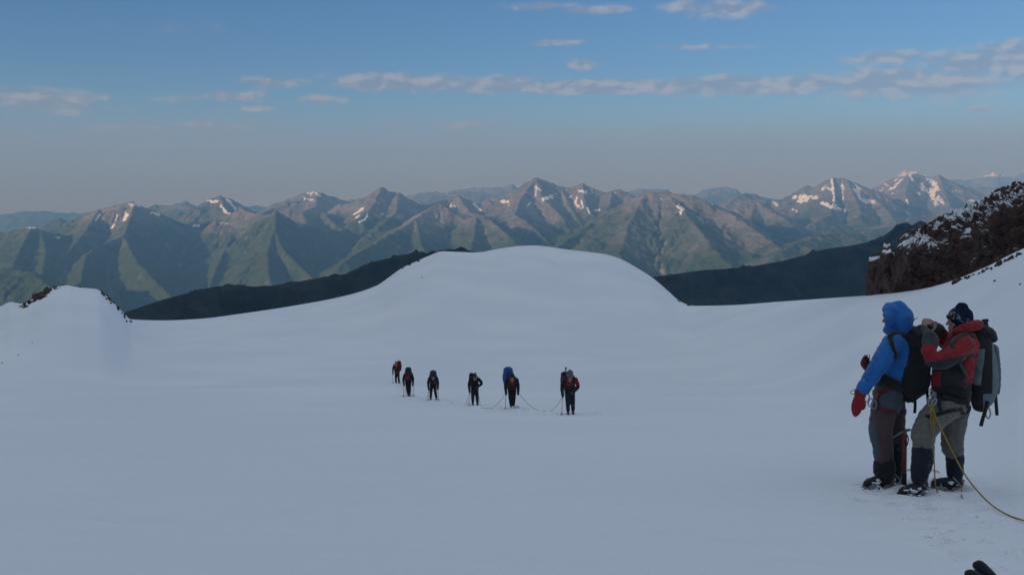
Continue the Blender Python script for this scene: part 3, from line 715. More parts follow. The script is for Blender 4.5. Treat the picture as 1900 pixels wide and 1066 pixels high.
for k in range(78):
    t = _r.random() ** .85; px = 122 - 86 * t
    s = _r.uniform(.16, .42) * (0.65 + 1.25 * math.sin(math.pi * min(1, t * .95)) ** 2)
    rock(on_edge(px, abs(_r.gauss(0, 2 + 6 * t))), s, 'dark rock in the broken band along the left crest of the left snow knob', 'rocks on the left crest of the snow knob')
for k in range(46):
    t = _r.random(); px = 186 + 57 * t
    if .30 < t < .62 and _r.random() < .6: continue
    rock(on_edge(px + _r.uniform(-2, 2), abs(_r.gauss(0, 4))), _r.uniform(.14, .46), 'dark rock in the line down the right edge of the left snow knob', 'rocks on the right edge of the snow knob')
for px in (133, 137, 150, 163, 167, 172):
    rock(on_edge(px, 0), _r.uniform(.12, .25), 'small dark rock on the flat top of the left snow knob', 'rocks on top of the snow knob')
for k in range(24):
    px = 700 + 95 * _r.random()
    rock(on_edge(px, abs(_r.gauss(0, 1.5))), _r.uniform(.14, .42), 'small dark rock along the left edge of the snow dome', 'rocks on the left edge of the dome')
for k in range(12):
    px = 893 + 26 * _r.random()
    rock(on_edge(px, 0), _r.uniform(.10, .22), 'tiny dark rock near the notch in the top of the snow dome', 'rocks at the dome notch')
for k in range(22):
    px = 1235 + 45 * _r.random() ** .7
    rock(on_edge(px, abs(_r.gauss(0, 1.2))), _r.uniform(.14, .45), 'small dark rock at the lower right edge of the snow dome', 'rocks at the right foot of the dome')
for px, py, s, lab in ((1847, 521, .22, 'dark stone alone on the snow below the right end of the outcrop'), (1893, 528, .14, 'dark stone at the right frame edge on the snow slope'),
        (60, 637, .10, 'dark stone on the snow under the left knob near three others'), (34, 659, .10, 'lone dark pebble on the snow low on the left knob'), (873, 541, .07, 'dark pebble low on the left shoulder of the snow dome'), (783, 515, .07, 'dark pebble high on the left shoulder of the snow dome'), (4, 673, .1, 'dark pebble at the left frame edge on the snow')):
    g = ground_at(px, py); rock(g, s * (g[1] / 110 + .25), lab)
for k in range(40):
    px = 1770 + 125 * _r.random(); row = pchip(np.array([px]), SK[:, 0], SK[:, 1])[0] + abs(_r.gauss(0, 2.2))
    g = ground_at(px, row); rock(g, _r.uniform(.10, .34), 'loose rock lying on the snow along the foot of the outcrop', 'loose rocks at the foot of the outcrop')
for k in range(70):      # blocks standing along the outcrop's skyline
    px = 1670 + 235 * _r.random(); row = np.interp(px, TOP[:, 0], TOP[:, 1]); E = pchip(np.array([px]), SK[:, 0], SK[:, 2])[0] - 2.5
    dep_ = (1.6 + 13) * np.interp(px, [1607, 1640, 1720], [.25, .5, 1.0]) - _r.uniform(0, 2)
    rock(P(px, row + _r.uniform(3, 12), E + dep_), _r.uniform(.2, .55), 'dark block standing along the skyline of the rock outcrop', 'blocks along the outcrop skyline')
for px, row, s in ((1639.5, 453, (.24, .3, .62)), (1650.5, 454, (.24, .3, .55)), (1645, 460, (.45, .4, .35)), (1674, 441, (.4, .5, .45)), (1684, 436, (.4, .5, .3)), (1616, 474, (.3, .3, .25)), (1629, 471, (.3, .3, .25))):
    E = pchip(np.array([px]), SK[:, 0], SK[:, 2])[0] - 2.5; dep_ = 14.6 * np.interp(px, [1607, 1640, 1720], [.25, .5, 1.0])
    rock(P(px, row + 2, E + dep_ - .4), 1.0, 'rock pinnacle block at the left end of the outcrop skyline', 'pinnacle blocks of the outcrop')
    o = scene.collection.objects[-1]; o.scale = s; o.rotation_euler = (0, 0, _r.uniform(0, 3))
print('rocks', time.time() - T0)
# ------------------------------------------------------------------ people: tools
def catmull(pts, sub):
    pts = np.asarray(pts, float)
    if len(pts) < 3 or sub <= 1: 
        t = np.linspace(0, 1, max(2, sub + 1))[:, None]
        return np.concatenate([pts[i] + t[:-1] * (pts[i+1] - pts[i]) for i in range(len(pts)-1)] + [pts[-1:]])
    Q = np.vstack([2 * pts[0] - pts[1], pts, 2 * pts[-1] - pts[-2]]); out = []
    for i in range(1, len(Q) - 2):
        for t in np.linspace(0, 1, sub, endpoint=False):
            p0, p1, p2, p3 = Q[i-1], Q[i], Q[i+1], Q[i+2]
            out.append(.5 * (2*p1 + (p2-p0)*t + (2*p0-5*p1+4*p2-p3)*t*t + (3*p1-p0-3*p2+p3)*t**3))
    out.append(pts[-1]); return np.array(out)
def tube(bm, pts, rad, wide=None, k=1.0, seg=12, sub=5, round_end=True):
    """closed tube through pts (world); rad per point; stretched by k along direction `wide`"""
    data = np.hstack([np.asarray(pts, float), np.asarray(rad, float).reshape(-1, 1), (np.asarray(k, float) * np.ones(len(pts))).reshape(-1, 1)])
    D = catmull(data, sub); C = D[:, :3]; R = np.maximum(D[:, 3], 1e-4); K = D[:, 4]
    T = np.gradient(C, axis=0); T /= np.linalg.norm(T, axis=1)[:, None] + 1e-12
    rings = []; prev = None
    def ring(c, t, r, kk):
        nonlocal prev
        if wide is not None: a = np.asarray(wide, float) - t * np.dot(wide, t)
        elif prev is not None: a = prev - t * np.dot(prev, t)
        else:
            a = np.cross(t, [0, 0, 1.0]); 
            if np.linalg.norm(a) < .1: a = np.cross(t, [1.0, 0, 0])
        a = a / (np.linalg.norm(a) + 1e-12); prev = a; b = np.cross(t, a)
        an = np.linspace(0, 2 * np.pi, seg, endpoint=False)
        return [bm.verts.new(c + r * kk * math.cos(q) * a + r * math.sin(q) * b) for q in an]
    if round_end:
        rings += [ring(C[0] - T[0] * R[0] * .75, T[0], R[0] * .45, K[0]), ring(C[0] - T[0] * R[0] * .45, T[0], R[0] * .8, K[0])]
    for c, t, r, kk in zip(C, T, R, K): rings.append(ring(c, t, r, kk))
    if round_end:
        rings += [ring(C[-1] + T[-1] * R[-1] * .45, T[-1], R[-1] * .8, K[-1]), ring(C[-1] + T[-1] * R[-1] * .75, T[-1], R[-1] * .45, K[-1])]
    for A, B in zip(rings[:-1], rings[1:]):
        for i in range(seg): bm.faces.new((A[i], A[(i+1) % seg], B[(i+1) % seg], B[i]))
    bm.faces.new(rings[0][::-1]); bm.faces.new(rings[-1])
def ball(bm, c, r, sub=3):
    m = bmesh.ops.create_icosphere(bm, subdivisions=sub, radius=1.0)
    for v in m['verts']: v.co = Vector(c) + Vector((v.co.x * r[0], v.co.y * r[1], v.co.z * r[2]))
def slab(bm, quad, th, nrm):
    """a thin plate: four corner points and a thickness along nrm"""
    n_ = np.asarray(nrm, float); n_ = n_ / np.linalg.norm(n_) * th / 2
    a = [bm.verts.new(np.asarray(q) - n_) for q in quad]; b = [bm.verts.new(np.asarray(q) + n_) for q in quad]
    bm.faces.new(a[::-1]); bm.faces.new(b)
    for i in range(len(quad)): j = (i+1) % len(quad); bm.faces.new((a[i], a[j], b[j], b[i]))
def ribbon(bm, pts, width, th, wide, sub=5, nrm=None):
    """flat strap through pts"""
    C = catmull(pts, sub); T = np.gradient(C, axis=0); T /= np.linalg.norm(T, axis=1)[:, None] + 1e-12
    prev = None
    for c, t in zip(C, T):
        a = np.asarray(wide, float) - t * np.dot(wide, t); a = a / (np.linalg.norm(a) + 1e-9) * width / 2
        b = np.cross(t, a); b = b / (np.linalg.norm(b) + 1e-9) * th / 2
        r = [bm.verts.new(c + a + b), bm.verts.new(c - a + b), bm.verts.new(c - a - b), bm.verts.new(c + a - b)]
        if prev:
            for i in range(4): bm.faces.new((prev[i], prev[(i+1) % 4], r[(i+1) % 4], r[i]))
        else: bm.faces.new(r[::-1])
        prev = r
    bm.faces.new(prev)
def finish(name, bm, mat, root=None, voxel=0, smooth=4, wrinkle=0, wscale=.06, shade=True, carve=None):
    """bmesh in world coordinates -> one mesh object, its origin at the thing's root"""
    bmesh.ops.recalc_face_normals(bm, faces=bm.faces)
    me = bpy.data.meshes.new(name); bm.to_mesh(me); bm.free()
    if voxel:
        t = bpy.data.objects.new('tmp', me); scene.collection.objects.link(t)
        md = t.modifiers.new('r', 'REMESH'); md.mode = 'VOXEL'; md.voxel_size = voxel
        if smooth: sm = t.modifiers.new('s', 'SMOOTH'); sm.iterations = smooth; sm.factor = .5
        dg = bpy.context.evaluated_depsgraph_get(); m2 = bpy.data.meshes.new_from_object(t.evaluated_get(dg))
        bpy.data.objects.remove(t); bpy.data.meshes.remove(me); me = m2; me.name = name
    V = np.empty(len(me.vertices) * 3, np.float32); me.vertices.foreach_get('co', V); V = V.reshape(-1, 3).astype(float)
    if wrinkle and len(V):
        Nn = np.empty(len(V) * 3, np.float32); me.vertices.foreach_get('normal', Nn); Nn = Nn.reshape(-1, 3)
        w = V / wscale; q = .6 * fbm3(w[:, 0], w[:, 1], w[:, 2] * .9, 2)
        d = (1 - 2 * np.abs(noise3(w[:, 0] * .8 + q + w[:, 2] * .5, w[:, 1] * .8, w[:, 2] * 1.1 + q))) + .4 * fbm3(w[:, 0] * 2, w[:, 1] * 2, w[:, 2] * 2, 2)
        V = V + Nn * (wrinkle * (d - .2))[:, None]
    if carve is not None: V = carve(V)
    if root is not None: Vl = V - np.array(root.location)
    else: Vl = V
    me.vertices.foreach_set('co', np.ascontiguousarray(Vl, np.float32).ravel()); me.update()
    me.polygons.foreach_set('use_smooth', np.full(len(me.polygons), shade))
    o = new_obj(name, me, mat, root); return o, V
from mathutils.bvhtree import BVHTree
def hug(obs, pts, off=.008, sub=6, blend=1.0, maxd=.12):
    """lay a line of points on the outside of the given meshes"""
    C = catmull(pts, sub); vs = []; fs = []
    for ob in obs:
        b0 = len(vs); L0 = Vector(ob.parent.location) if ob.parent else Vector()
        vs += [v.co + L0 for v in ob.data.vertices]; fs += [[b0 + i for i in p.vertices] for p in ob.data.polygons]
    T = BVHTree.FromPolygons(vs, fs); out = []
    for c in C:
        co, nn, _, dist = T.find_nearest(Vector(c))
        out.append(np.array(co + nn * off) if co is not None and dist < maxd else c)
    out = np.array(out)
    for _ in range(2): out[1:-1] = .25 * out[:-2] + .5 * out[1:-1] + .25 * out[2:]
    return out
def cloth(name, col, col2=None, rough=.85, weave=90.0, attrname=None, grid=None):
    n = NT(name); p = n.obj(); a = n.noise(p, 9.0, 4, .6); b = n.noise(p, weave * 4, 2, .5)
    dark = tuple(c * .72 for c in col)
    c = n.mix(n.ramp(a, .3, .7), dark, col)
    if grid:
        s = n.sep(p); fx = n.math('SINE', n.math('MULTIPLY', n.math('ADD', s[0], s[1]), 260.0)); fz = n.math('SINE', n.math('MULTIPLY', s[2], 260.0))
        c = n.mix(n.ramp(n.math('MAXIMUM', fx, fz), .55, .95, 0, .75), c, grid)
    if attrname: c = n.mix(n.ramp(n.attr(attrname), .4, .6), c, col2)
    n.bump(n.math('ADD', n.math('MULTIPLY', a, .5), n.math('MULTIPLY', b, .08)), .35, .012)
    n.b.inputs['Sheen Weight'].default_value = .15
    return n.done(c, rough, .25)
def plain(name, col, rough=.5, metal=0.0, spec=.4):
    n = NT(name); p = n.obj(); a = n.noise(p, 40.0, 4, .6)
    return n.done(n.mix(n.ramp(a, .3, .7), tuple(c * .75 for c in col), col), rough, spec, metal)
M_skin = plain('skin', (.36, .20, .15), .55)
M_metal = plain('dark_steel', (.30, .30, .31), .45, .7)
M_alu = plain('bright_metal', (.45, .45, .46), .3, .9)
M_black = cloth('black_nylon', (.016, .016, .018))
M_blackrub = plain('black_rubber', (.014, .014, .015), .7)
M_boot = cloth('boot_leather', (.022, .021, .022), rough=.6)
M_lens = plain('dark_lens', (.01, .01, .012), .15, 0, .6)
M_rope = cloth('yellow_rope', (.33, .20, .04), weave=300)
M_packed = plain('boot_snow', (.78, .79, .81), .9)

def thing(name, label, cat, loc, group=None):
    o = bpy.data.objects.new(name, None); scene.collection.objects.link(o); o.location = loc; o.empty_display_size = .2
    return tag(o, label, cat, group)

def boot(root, heel, toe, up=.13, w=.05, snowy=True):
    """mountaineering boot on crampons, heel and toe points on the snow"""
    heel = np.asarray(heel, float); toe = np.asarray(toe, float); f = toe - heel; L = np.linalg.norm(f); f /= L
    Z = np.array([0, 0, 1.0]); side = np.cross(Z, f); side /= np.linalg.norm(side)
    bm = bmesh.new()
    tube(bm, [heel + Z * .078 + f * .03, heel + Z * .078 + f * L * .45, toe + Z * .066 - f * .06, toe + Z * .056], [.042, .044, .040, .028], wide=side, k=1.0)
    tube(bm, [heel + Z * .08 + f * .05, heel + Z * (up + .04) + f * .06], [.052, .05], wide=side, k=.95)
    b, _ = finish('boot', bm, M_boot, root, voxel=.009, smooth=3, wrinkle=.003, wscale=.05)
    bm = bmesh.new(); out = []
    for s_ in np.linspace(0, 1, 7):
        wd = (.036 + .012 * math.sin(s_ * 2.6)) * (.7 if s_ > .92 else 1); out.append((heel + f * L * s_ + Z * .03 + side * wd, heel + f * L * s_ + Z * .03 - side * wd))
    for A, B in zip(out[:-1], out[1:]): slab(bm, [A[0], B[0], B[1], A[1]], .016, Z)
    s_, _ = finish('sole', bm, M_blackrub, root, shade=False); s_.parent = b; s_.matrix_parent_inverse = Matrix.Identity(4); s_.location = (0, 0, 0)
    bm = bmesh.new()
    for q in (.02, .22, .38, .62, .8, .96):
        for sg in (-1, 1):
            c = heel + f * L * q + side * sg * .042
            slab(bm, [c + Z * .032 + f * .016, c + Z * .032 - f * .016, c - Z * .022 + side * sg * .012], .007, side)
    for q in (.02, .62):
        for sg in (-1, 1):
            A = heel + f * L * q + side * sg * .044 + Z * .02
            slab(bm, [A, A + f * L * .36, A + f * L * .36 + Z * .022, A + Z * .022], .008, side)
    for sg in (-1, 1):
        c = toe + side * sg * .02 + Z * .02
        slab(bm, [c + f * -.02 + Z * .014, c + f * .06 - Z * .026, c - f * .02 - Z * .006], .009, side)
    tube(bm, [toe - f * .06 + side * .05 + Z * .03, toe - f * .045 + Z * .1, toe - f * .06 - side * .05 + Z * .03], [.008] * 3, seg=6)
    tube(bm, [heel + f * .03 + side * .052 + Z * .03, heel - f * .02 + Z * .1, heel + f * .03 - side * .052 + Z * .03], [.006] * 3, seg=6)
    tube(bm, [heel + f * .03 + side * .055 + Z * .05, heel + f * .1 + side * .03 + Z * .125, heel + f * .1 - side * .03 + Z * .125, heel + f * .03 - side * .055 + Z * .05], [.008] * 4, seg=6)
    c_, _ = finish('crampon', bm, M_metal, root, shade=False); c_.parent = b
    if snowy:
        bm = bmesh.new(); rr = random.Random(int(abs(heel[0]) * 1000))
        for k in range(18):
            c = heel + f * L * rr.uniform(.02, .95) + side * rr.choice((-1, 1)) * rr.uniform(.03, .05) + Z * rr.uniform(.02, .095)
            r_ = rr.uniform(.007, .016); ball(bm, c, (r_ * rr.uniform(1.2, 3.0), r_ * 1.2, r_ * rr.uniform(.4, .9)), 2)
        q, _ = finish('packed_snow', bm, M_packed, root, voxel=.006, smooth=1, wrinkle=.004, wscale=.015); q.parent = b; q['kind'] = 'stuff'
    return b

def hand(bm, wrist, palm_dir, spread, curl_dir, size=1.0, curl=.6, thumb=1):
    """palm with four fingers and a thumb; palm_dir from wrist to knuckles, spread across the knuckles"""
    w = np.asarray(wrist, float); d = np.asarray(palm_dir, float); d /= np.linalg.norm(d)
    s_ = np.asarray(spread, float); s_ = s_ - d * np.dot(s_, d); s_ /= np.linalg.norm(s_); c = np.asarray(curl_dir, float); c /= np.linalg.norm(c)
    tube(bm, [w, w + d * .045 * size, w + d * .085 * size], [.024 * size, .027 * size, .026 * size], wide=s_, k=1.45, seg=10, sub=3)
    for i, (o_, L) in enumerate(((-.033, .075), (-.011, .085), (.011, .08), (.032, .062))):
        base = w + d * .088 * size + s_ * o_ * size; p = [base]; dd = d.copy()
        for kk, seg_ in enumerate((.45, .32, .25)):
            dd = dd + c * curl * (.6 + .5 * kk); dd /= np.linalg.norm(dd); p.append(p[-1] + dd * L * seg_ * size)
        tube(bm, p, [.0098 * size, .0092 * size, .0085 * size, .0072 * size], seg=8, sub=3)
    b = w + d * .03 * size + s_ * thumb * -.035 * size
    tube(bm, [b, b + (d * .6 - s_ * thumb * .8) * .032 * size, b + (d * 1.0 - s_ * thumb * .7 + c * .5) * .058 * size], [.013 * size, .0115 * size, .009 * size], seg=8, sub=3)

def face_profile(bm, c, f, size=1.0):
    """head with brow, nose, lips, chin and ear; c = head centre, f = facing direction"""
    f = np.asarray(f, float); f /= np.linalg.norm(f); Z = np.array([0, 0, 1.0]); s_ = np.cross(Z, f); s_ /= np.linalg.norm(s_); c = np.asarray(c, float); k = size
    tube(bm, [c - Z * .10 * k + f * .035 * k, c - Z * .05 * k + f * .02 * k, c + f * .005 * k, c + Z * .06 * k - f * .005 * k], [.05 * k, .072 * k, .09 * k, .078 * k], wide=s_, k=.82, seg=14)
    tube(bm, [c - Z * .20 * k - f * .02 * k, c - Z * .08 * k - f * .01 * k], [.056 * k, .055 * k], seg=12)               # neck
    tube(bm, [c + f * .088 * k + Z * .018 * k, c + f * .105 * k - Z * .008 * k, c + f * .116 * k - Z * .026 * k], [.010 * k, .013 * k, .015 * k], seg=8, sub=3)   # nose
    tube(bm, [c + f * .084 * k - Z * .058 * k + s_ * .02 * k, c + f * .095 * k - Z * .058 * k, c + f * .084 * k - Z * .058 * k - s_ * .02 * k], [.008 * k] * 3, seg=8, sub=3)
    tube(bm, [c + f * .082 * k - Z * .072 * k + s_ * .018 * k, c + f * .091 * k - Z * .072 * k, c + f * .082 * k - Z * .072 * k - s_ * .018 * k], [.008 * k] * 3, seg=8, sub=3)
    ball(bm, c + f * .072 * k - Z * .098 * k, (.025 * k, .025 * k, .02 * k), 2)
    tube(bm, [c + f * .078 * k + Z * .03 * k + s_ * .045 * k, c + f * .09 * k + Z * .032 * k, c + f * .078 * k + Z * .03 * k - s_ * .045 * k], [.012 * k] * 3, seg=8, sub=3)
    for sg in (-1, 1): ball(bm, c + s_ * sg * .076 * k - f * .01 * k, (.016 * k, .014 * k, .03 * k), 2)
print('tools', time.time() - T0)
# ------------------------------------------------------------------ the pair at the right
def Q(px, py, dy=0.0):            # point beside the pair: photo pixel, depth relative to them
    return P(px, py, Y0 + dy)
def chain(bm, pts, wide=None, k=1.0, seg=14, sub=5, **kw):   # pts: (px, py, depth offset, radius px)
    tube(bm, [Q(a, b, c) for a, b, c, r in pts], [r * PXM for a, b, c, r in pts], wide=wide, k=k, seg=seg, sub=sub, **kw)
def boot_px(root, heel, toe, **kw):
    h = Q(*heel); t = Q(*toe)
    def gz(p): p = np.array(p); p[2] = max(p[2] - .0, snow_h(np.array([p[0]]), np.array([p[1]]))[0] - .035); return p
    return boot(root, gz(h), gz(t), **kw)
YD = np.array([0, 1.0, 0]); XD = np.array([1.0, 0, 0]); ZD = np.array([0, 0, 1.0])

# ---- the one in the blue jacket, facing left
g = ground_at(1640, 903); Y0 = g[1]; PXM = Y0 / FPX; print('pair depth', Y0)
blue = thing('person', 'climber in a bright blue hooded jacket standing in profile, facing left', 'person', tuple(g))
bm = bmesh.new(); face_profile(bm, Q(1662.5, 590, 0), (-1, -.06, -.02), 1.06)
chain(bm, [(1662,618,0,11),(1666,650,0,13),(1660,700,0,13),(1650,735,0,13)], wide=YD, k=1.3)
chain(bm, [(1648,735,-.07,12),(1637,800,-.1,11),(1640,850,-.1,9),(1640,892,-.1,7)]); chain(bm, [(1656,735,.07,12),(1660,805,.12,11),(1662,850,.12,9),(1662,885,.12,7)])
chain(bm, [(1660,636,-.15,8),(1629,680,-.27,7.5),(1598,726,-.26,5.5)]); chain(bm, [(1656,636,.15,8),(1637,682,.22,7.5),(1614,682,.2,5.5)])
bd, _ = finish('body', bm, M_skin, blue, voxel=.011, smooth=2)
M_blue = cloth('blue_shell', (.013, .135, .42), rough=.6); 
bm = bmesh.new()
chain(bm, [(1664,622,0,17),(1667,640,0,22),(1664,668,0,23),(1657,690,0,23),(1652,706,0,23)], wide=YD, k=[1.2,1.7,1.65,1.5,1.45])
chain(bm, [(1660,634,-.17,17),(1645,652,-.22,16.5),(1629,680,-.27,14.5),(1612,705,-.27,13),(1599,724,-.26,11)])
chain(bm, [(1656,634,.17,17),(1640,662,.22,15),(1634,684,.22,13),(1614,682,.2,11)])
jk, _ = finish('jacket', bm, M_blue, blue, voxel=.011, smooth=3, wrinkle=.011, wscale=.085)
bm = bmesh.new()                                   # hood: shell round the head, open to the left
hc = Q(1666, 587, 0)
chain(bm, [(1668,622,0,19),(1669,602,0,24),(1667,586,0,26.5),(1664,574,0,20)], wide=YD, k=.95, seg=20)
chain(bm, [(1652,573,0,13),(1645,575,0,9)], wide=YD, k=1.9, seg=14); chain(bm, [(1650,585,-.085,10),(1650,600,-.08,10)]); chain(bm, [(1652,610,0,13),(1647,613,0,9)], wide=YD, k=1.5, seg=14)
def open_face(V):
    d = V - Q(1628, 592, -.01); r = np.sqrt((d[:, 0] / .075) ** 2 + (d[:, 1] / .105) ** 2 + (d[:, 2] / .105) ** 2)
    s_ = np.where(r < 1, (1 / np.maximum(r, .3)), 1.0)
    V = V.copy(); V[:, 0] = np.where(r < 1, Q(1628, 592)[0] + np.sqrt(np.maximum(0, 1 - (d[:, 1] / .105) ** 2 - (d[:, 2] / .105) ** 2)) * .075, V[:, 0]); return V
hd, _ = finish('hood', bm, M_blue, blue, voxel=.01, smooth=5, wrinkle=.005, wscale=.09, carve=open_face)
bm = bmesh.new(); 
chain(bm, [(1643.5,583,-.05,3.6),(1641.5,584,-.02,4.2)], seg=10); chain(bm, [(1643.5,583,.05,3.6),(1641.5,584,.02,4.2)], seg=10)
chain(bm, [(1643,581,-.05,1.3),(1653,580,-.095,1.2)], seg=6)
gl, _ = finish('sunglasses', bm, M_lens, blue)
M_gr = cloth('grey_softshell', (.065, .08, .092)); M_maroon = cloth('maroon_check', (.085, .038, .036), grid=(.038, .034, .04))
bm = bmesh.new()
chain(bm, [(1651,702,0,22),(1649,725,0,25),(1648,745,0,26)], wide=YD, k=1.35)
chain(bm, [(1644,745,-.08,25),(1637,775,-.1,22.5),(1634,800,-.11,21),(1638,830,-.1,18.5),(1641,864,-.1,16)])
chain(bm, [(1656,745,.09,24),(1658,780,.12,21),(1659,805,.13,19.5),(1661,840,.12,16)])
tr, TV = finish('trousers', bm, M_maroon, blue, voxel=.013, smooth=3, wrinkle=.008, wscale=.085)
pxv, pyv = project(TV[:, 0], TV[:, 1], TV[:, 2])
up_ = ss((768 - pyv + .25 * (pxv - 1645)) / 5); frontp = ss((1629 - pxv + .16 * (pyv - 800)) / 4) * ss((pyv - 775) / 8) * ss((852 - pyv) / 8)
attr(tr.data, 'panel', np.maximum(up_, frontp) * 1.0)
tr.data.materials[0] = cloth('maroon_grey_trousers', (.105, .055, .055), col2=(.058, .074, .086, 1), attrname='panel', grid=(.045, .043, .05))
for pts in ([(1641,856,-.1,19),(1641,870,-.1,20.5),(1642,886,-.1,16)], [(1659,820,.12,17),(1658,850,.12,16.5),(1660,880,.12,14)]):
    bm = bmesh.new(); chain(bm, pts); finish('gaiter', bm, M_black, blue, voxel=.012, smooth=3, wrinkle=.008, wscale=.07)
boot_px(blue, (1655,903,-.08), (1606,906,-.17), up=.12); boot_px(blue, (1669,899,.12), (1630,901,.02), up=.12)
M_redm = cloth('red_mitten', (.26, .018, .022)); 
bm = bmesh.new(); chain(bm, [(1598,724,-.26,10.5),(1596,731,-.26,11)]); chain(bm, [(1595,733,-.26,8.5),(1591,750,-.27,10.5),(1588,764,-.27,8),(1587,769,-.27,5)], wide=YD, k=.75); chain(bm, [(1597,738,-.30,5),(1602,750,-.31,4.6),(1601,757,-.31,3.6)])
finish('mitten', bm, M_redm, blue, voxel=.008, smooth=2, wrinkle=.004, wscale=.05)
bm = bmesh.new(); chain(bm, [(1618,682,.2,9),(1612,681,.2,9.5)]); chain(bm, [(1611,682,.19,8),(1606,673,.18,9.5),(1606,664,.18,6)], wide=YD, k=.8); chain(bm, [(1610,682,.14,4.4),(1604,676,.13,4.4),(1602,669,.14,3.6)])
finish('mitten', bm, cloth('dark_red_mitten', (.10, .014, .018)), blue, voxel=.008, smooth=2, wrinkle=.004, wscale=.05)
bm = bmesh.new()                                   # harness: waist belt, leg loops, gear
M_harn = cloth('maroon_webbing', (.11, .025, .028))
wc = [Q(1648 + 27 * math.cos(t), 722 + 3 * math.sin(t * 1) - 6 * math.cos(t), .165 * math.sin(t)) for t in np.linspace(0, 2 * np.pi, 17)]
ribbon(bm, hug([tr], wc, .008, 2, maxd=.2), .05, .014, ZD, 1)
for cx, cy, cd, r_ in ((1643, 757, -.09, 26), (1657, 757, .1, 24)):
    lp = [Q(cx + r_ * math.cos(t), cy + 7 * math.cos(t + .6), cd + r_ * PXM * math.sin(t)) for t in np.linspace(0, 2 * np.pi, 15)]; ribbon(bm, hug([tr], lp, .006, 2, maxd=.15), .04, .012, ZD, 1)
ribbon(bm, hug([tr], [Q(1622,722,-.13), Q(1620,740,-.15), Q(1624,758,-.17)], .008, 3, maxd=.2), .05, .015, YD, 1)
hs, _ = finish('harness', bm, M_harn, blue, shade=False)
for cx, cy in ((1609, 738), (1615, 746), (1622, 750)):
    bm = bmesh.new(); tube(bm, [Q(cx + 4.5 * math.cos(t), cy + 8 * math.sin(t), -.19) for t in np.linspace(0, 2 * np.pi, 13)], [.0055] * 13, seg=6, sub=2); c_, _ = finish('carabiner', bm, M_metal, blue); c_.parent = hs
bm = bmesh.new(); tube(bm, [Q(1592,727,-.3), Q(1584,731,-.31), Q(1578,728,-.31), Q(1583,723,-.3), Q(1591,724,-.3)], [.003] * 5, seg=5); finish('wrist_leash', bm, M_black, blue)
# small badges on the sleeve and the zip
bm = bmesh.new(); ball(bm, Q(1630, 651, -.335), (.010, .004, .007), 2); finish('sleeve_badge', bm, plain('badge', (.32, .22, .2), .6), blue)
bm = bmesh.new()
for q in ((1598,700),(1603,706)): ball(bm, Q(q[0], q[1], -.335), (.007, .004, .006), 2)
finish('cuff_tab', bm, plain('pale_tab', (.5, .5, .52), .6), blue)

# black pack on the blue climber's back
pk = thing('backpack', 'large black backpack on the back of the climber in the blue jacket', 'backpack', tuple(Q(1695, 740)))
bm = bmesh.new(); chain(bm, [(1690,626,-.02,24),(1690,645,-.04,30),(1691,672,-.05,32),(1690,700,-.05,34),(1688,718,-.05,30),(1684,732,-.04,18)], wide=YD, k=1.05, seg=18); chain(bm, [(1684,700,-.06,28),(1672,722,-.06,17)], wide=YD, k=1.1)
mb, _ = finish('main_bag', bm, M_black, pk, voxel=.014, smooth=3, wrinkle=.010, wscale=.08)
bm = bmesh.new(); chain(bm, [(1672,622,0,9),(1690,617,0,12),(1706,619,0,12),(1715,625,0,9)], wide=YD, k=2.2); lid, _ = finish('lid', bm, M_black, pk, voxel=.012, smooth=3, wrinkle=.006, wscale=.06)
bm = bmesh.new(); chain(bm, [(1698,678,-.15,13),(1700,705,-.15,15),(1695,722,-.14,11)], wide=XD, k=1.2); finish('side_pocket', bm, cloth('dark_olive_nylon', (.022, .026, .022)), pk, voxel=.012, smooth=3, wrinkle=.005, wscale=.05)
bm = bmesh.new(); ribbon(bm, hug([jk], [Q(1682,616,-.13), Q(1666,618,-.15), Q(1655,626,-.19), Q(1653,640,-.24), Q(1660,655,-.27), Q(1668,668,-.25)], .010, maxd=.2), .055, .018, (.5, .8, .3), 1); finish('shoulder_strap', bm, M_black, pk)
bm = bmesh.new(); ribbon(bm, hug([jk], [Q(1682,616,.13), Q(1660,618,.15), Q(1645,632,.12), Q(1640,655,.12), Q(1640,690,.14)], .010, maxd=.2), .055, .018, YD, 1); finish('shoulder_strap', bm, M_black, pk)
bm = bmesh.new(); ribbon(bm, hug([jk, tr], [Q(1676,718,-.15), Q(1660,714,-.2), Q(1638,707,-.2), Q(1628,705,-.08), Q(1628,705,.08), Q(1638,707,.2), Q(1672,718,.16)], .014, maxd=.2), .09, .026, ZD, 1); finish('hip_belt', bm, M_black, pk)
for pts in ([(1697,730,-.16),(1698,750,-.17),(1697,766,-.17)], [(1716,690,-.1),(1720,725,-.1),(1723,756,-.1)]):
    bm = bmesh.new(); ribbon(bm, [Q(*p_) for p_ in pts], .026, .006, XD); finish('loose_strap', bm, M_black, pk)
bm = bmesh.new(); tube(bm, [Q(1692,606,-.05), Q(1693,598,-.05), Q(1697,592,-.05), Q(1703,589,-.05)], [.006, .006, .005, .003], seg=6); finish('pick_tip', bm, M_metal, pk)
# clip held up in the far mitten
bm = bmesh.new()
for cx in (1606, 1611): tube(bm, [Q(cx - 2.3, 664, .18), Q(cx - 2.3, 658, .18), Q(cx + 2.3, 658, .18), Q(cx + 2.3, 664, .18), Q(cx - 2.3, 664, .18)], [.0045] * 5, seg=6, sub=1)
tube(bm, [Q(1603, 665, .18), Q(1614, 665, .18)], [.006] * 2, seg=6, sub=1)
o_, _ = finish('metal_clip', bm, M_alu); tag(o_, 'small metal clip held up in the dark red mitten of the blue climber', 'clip')

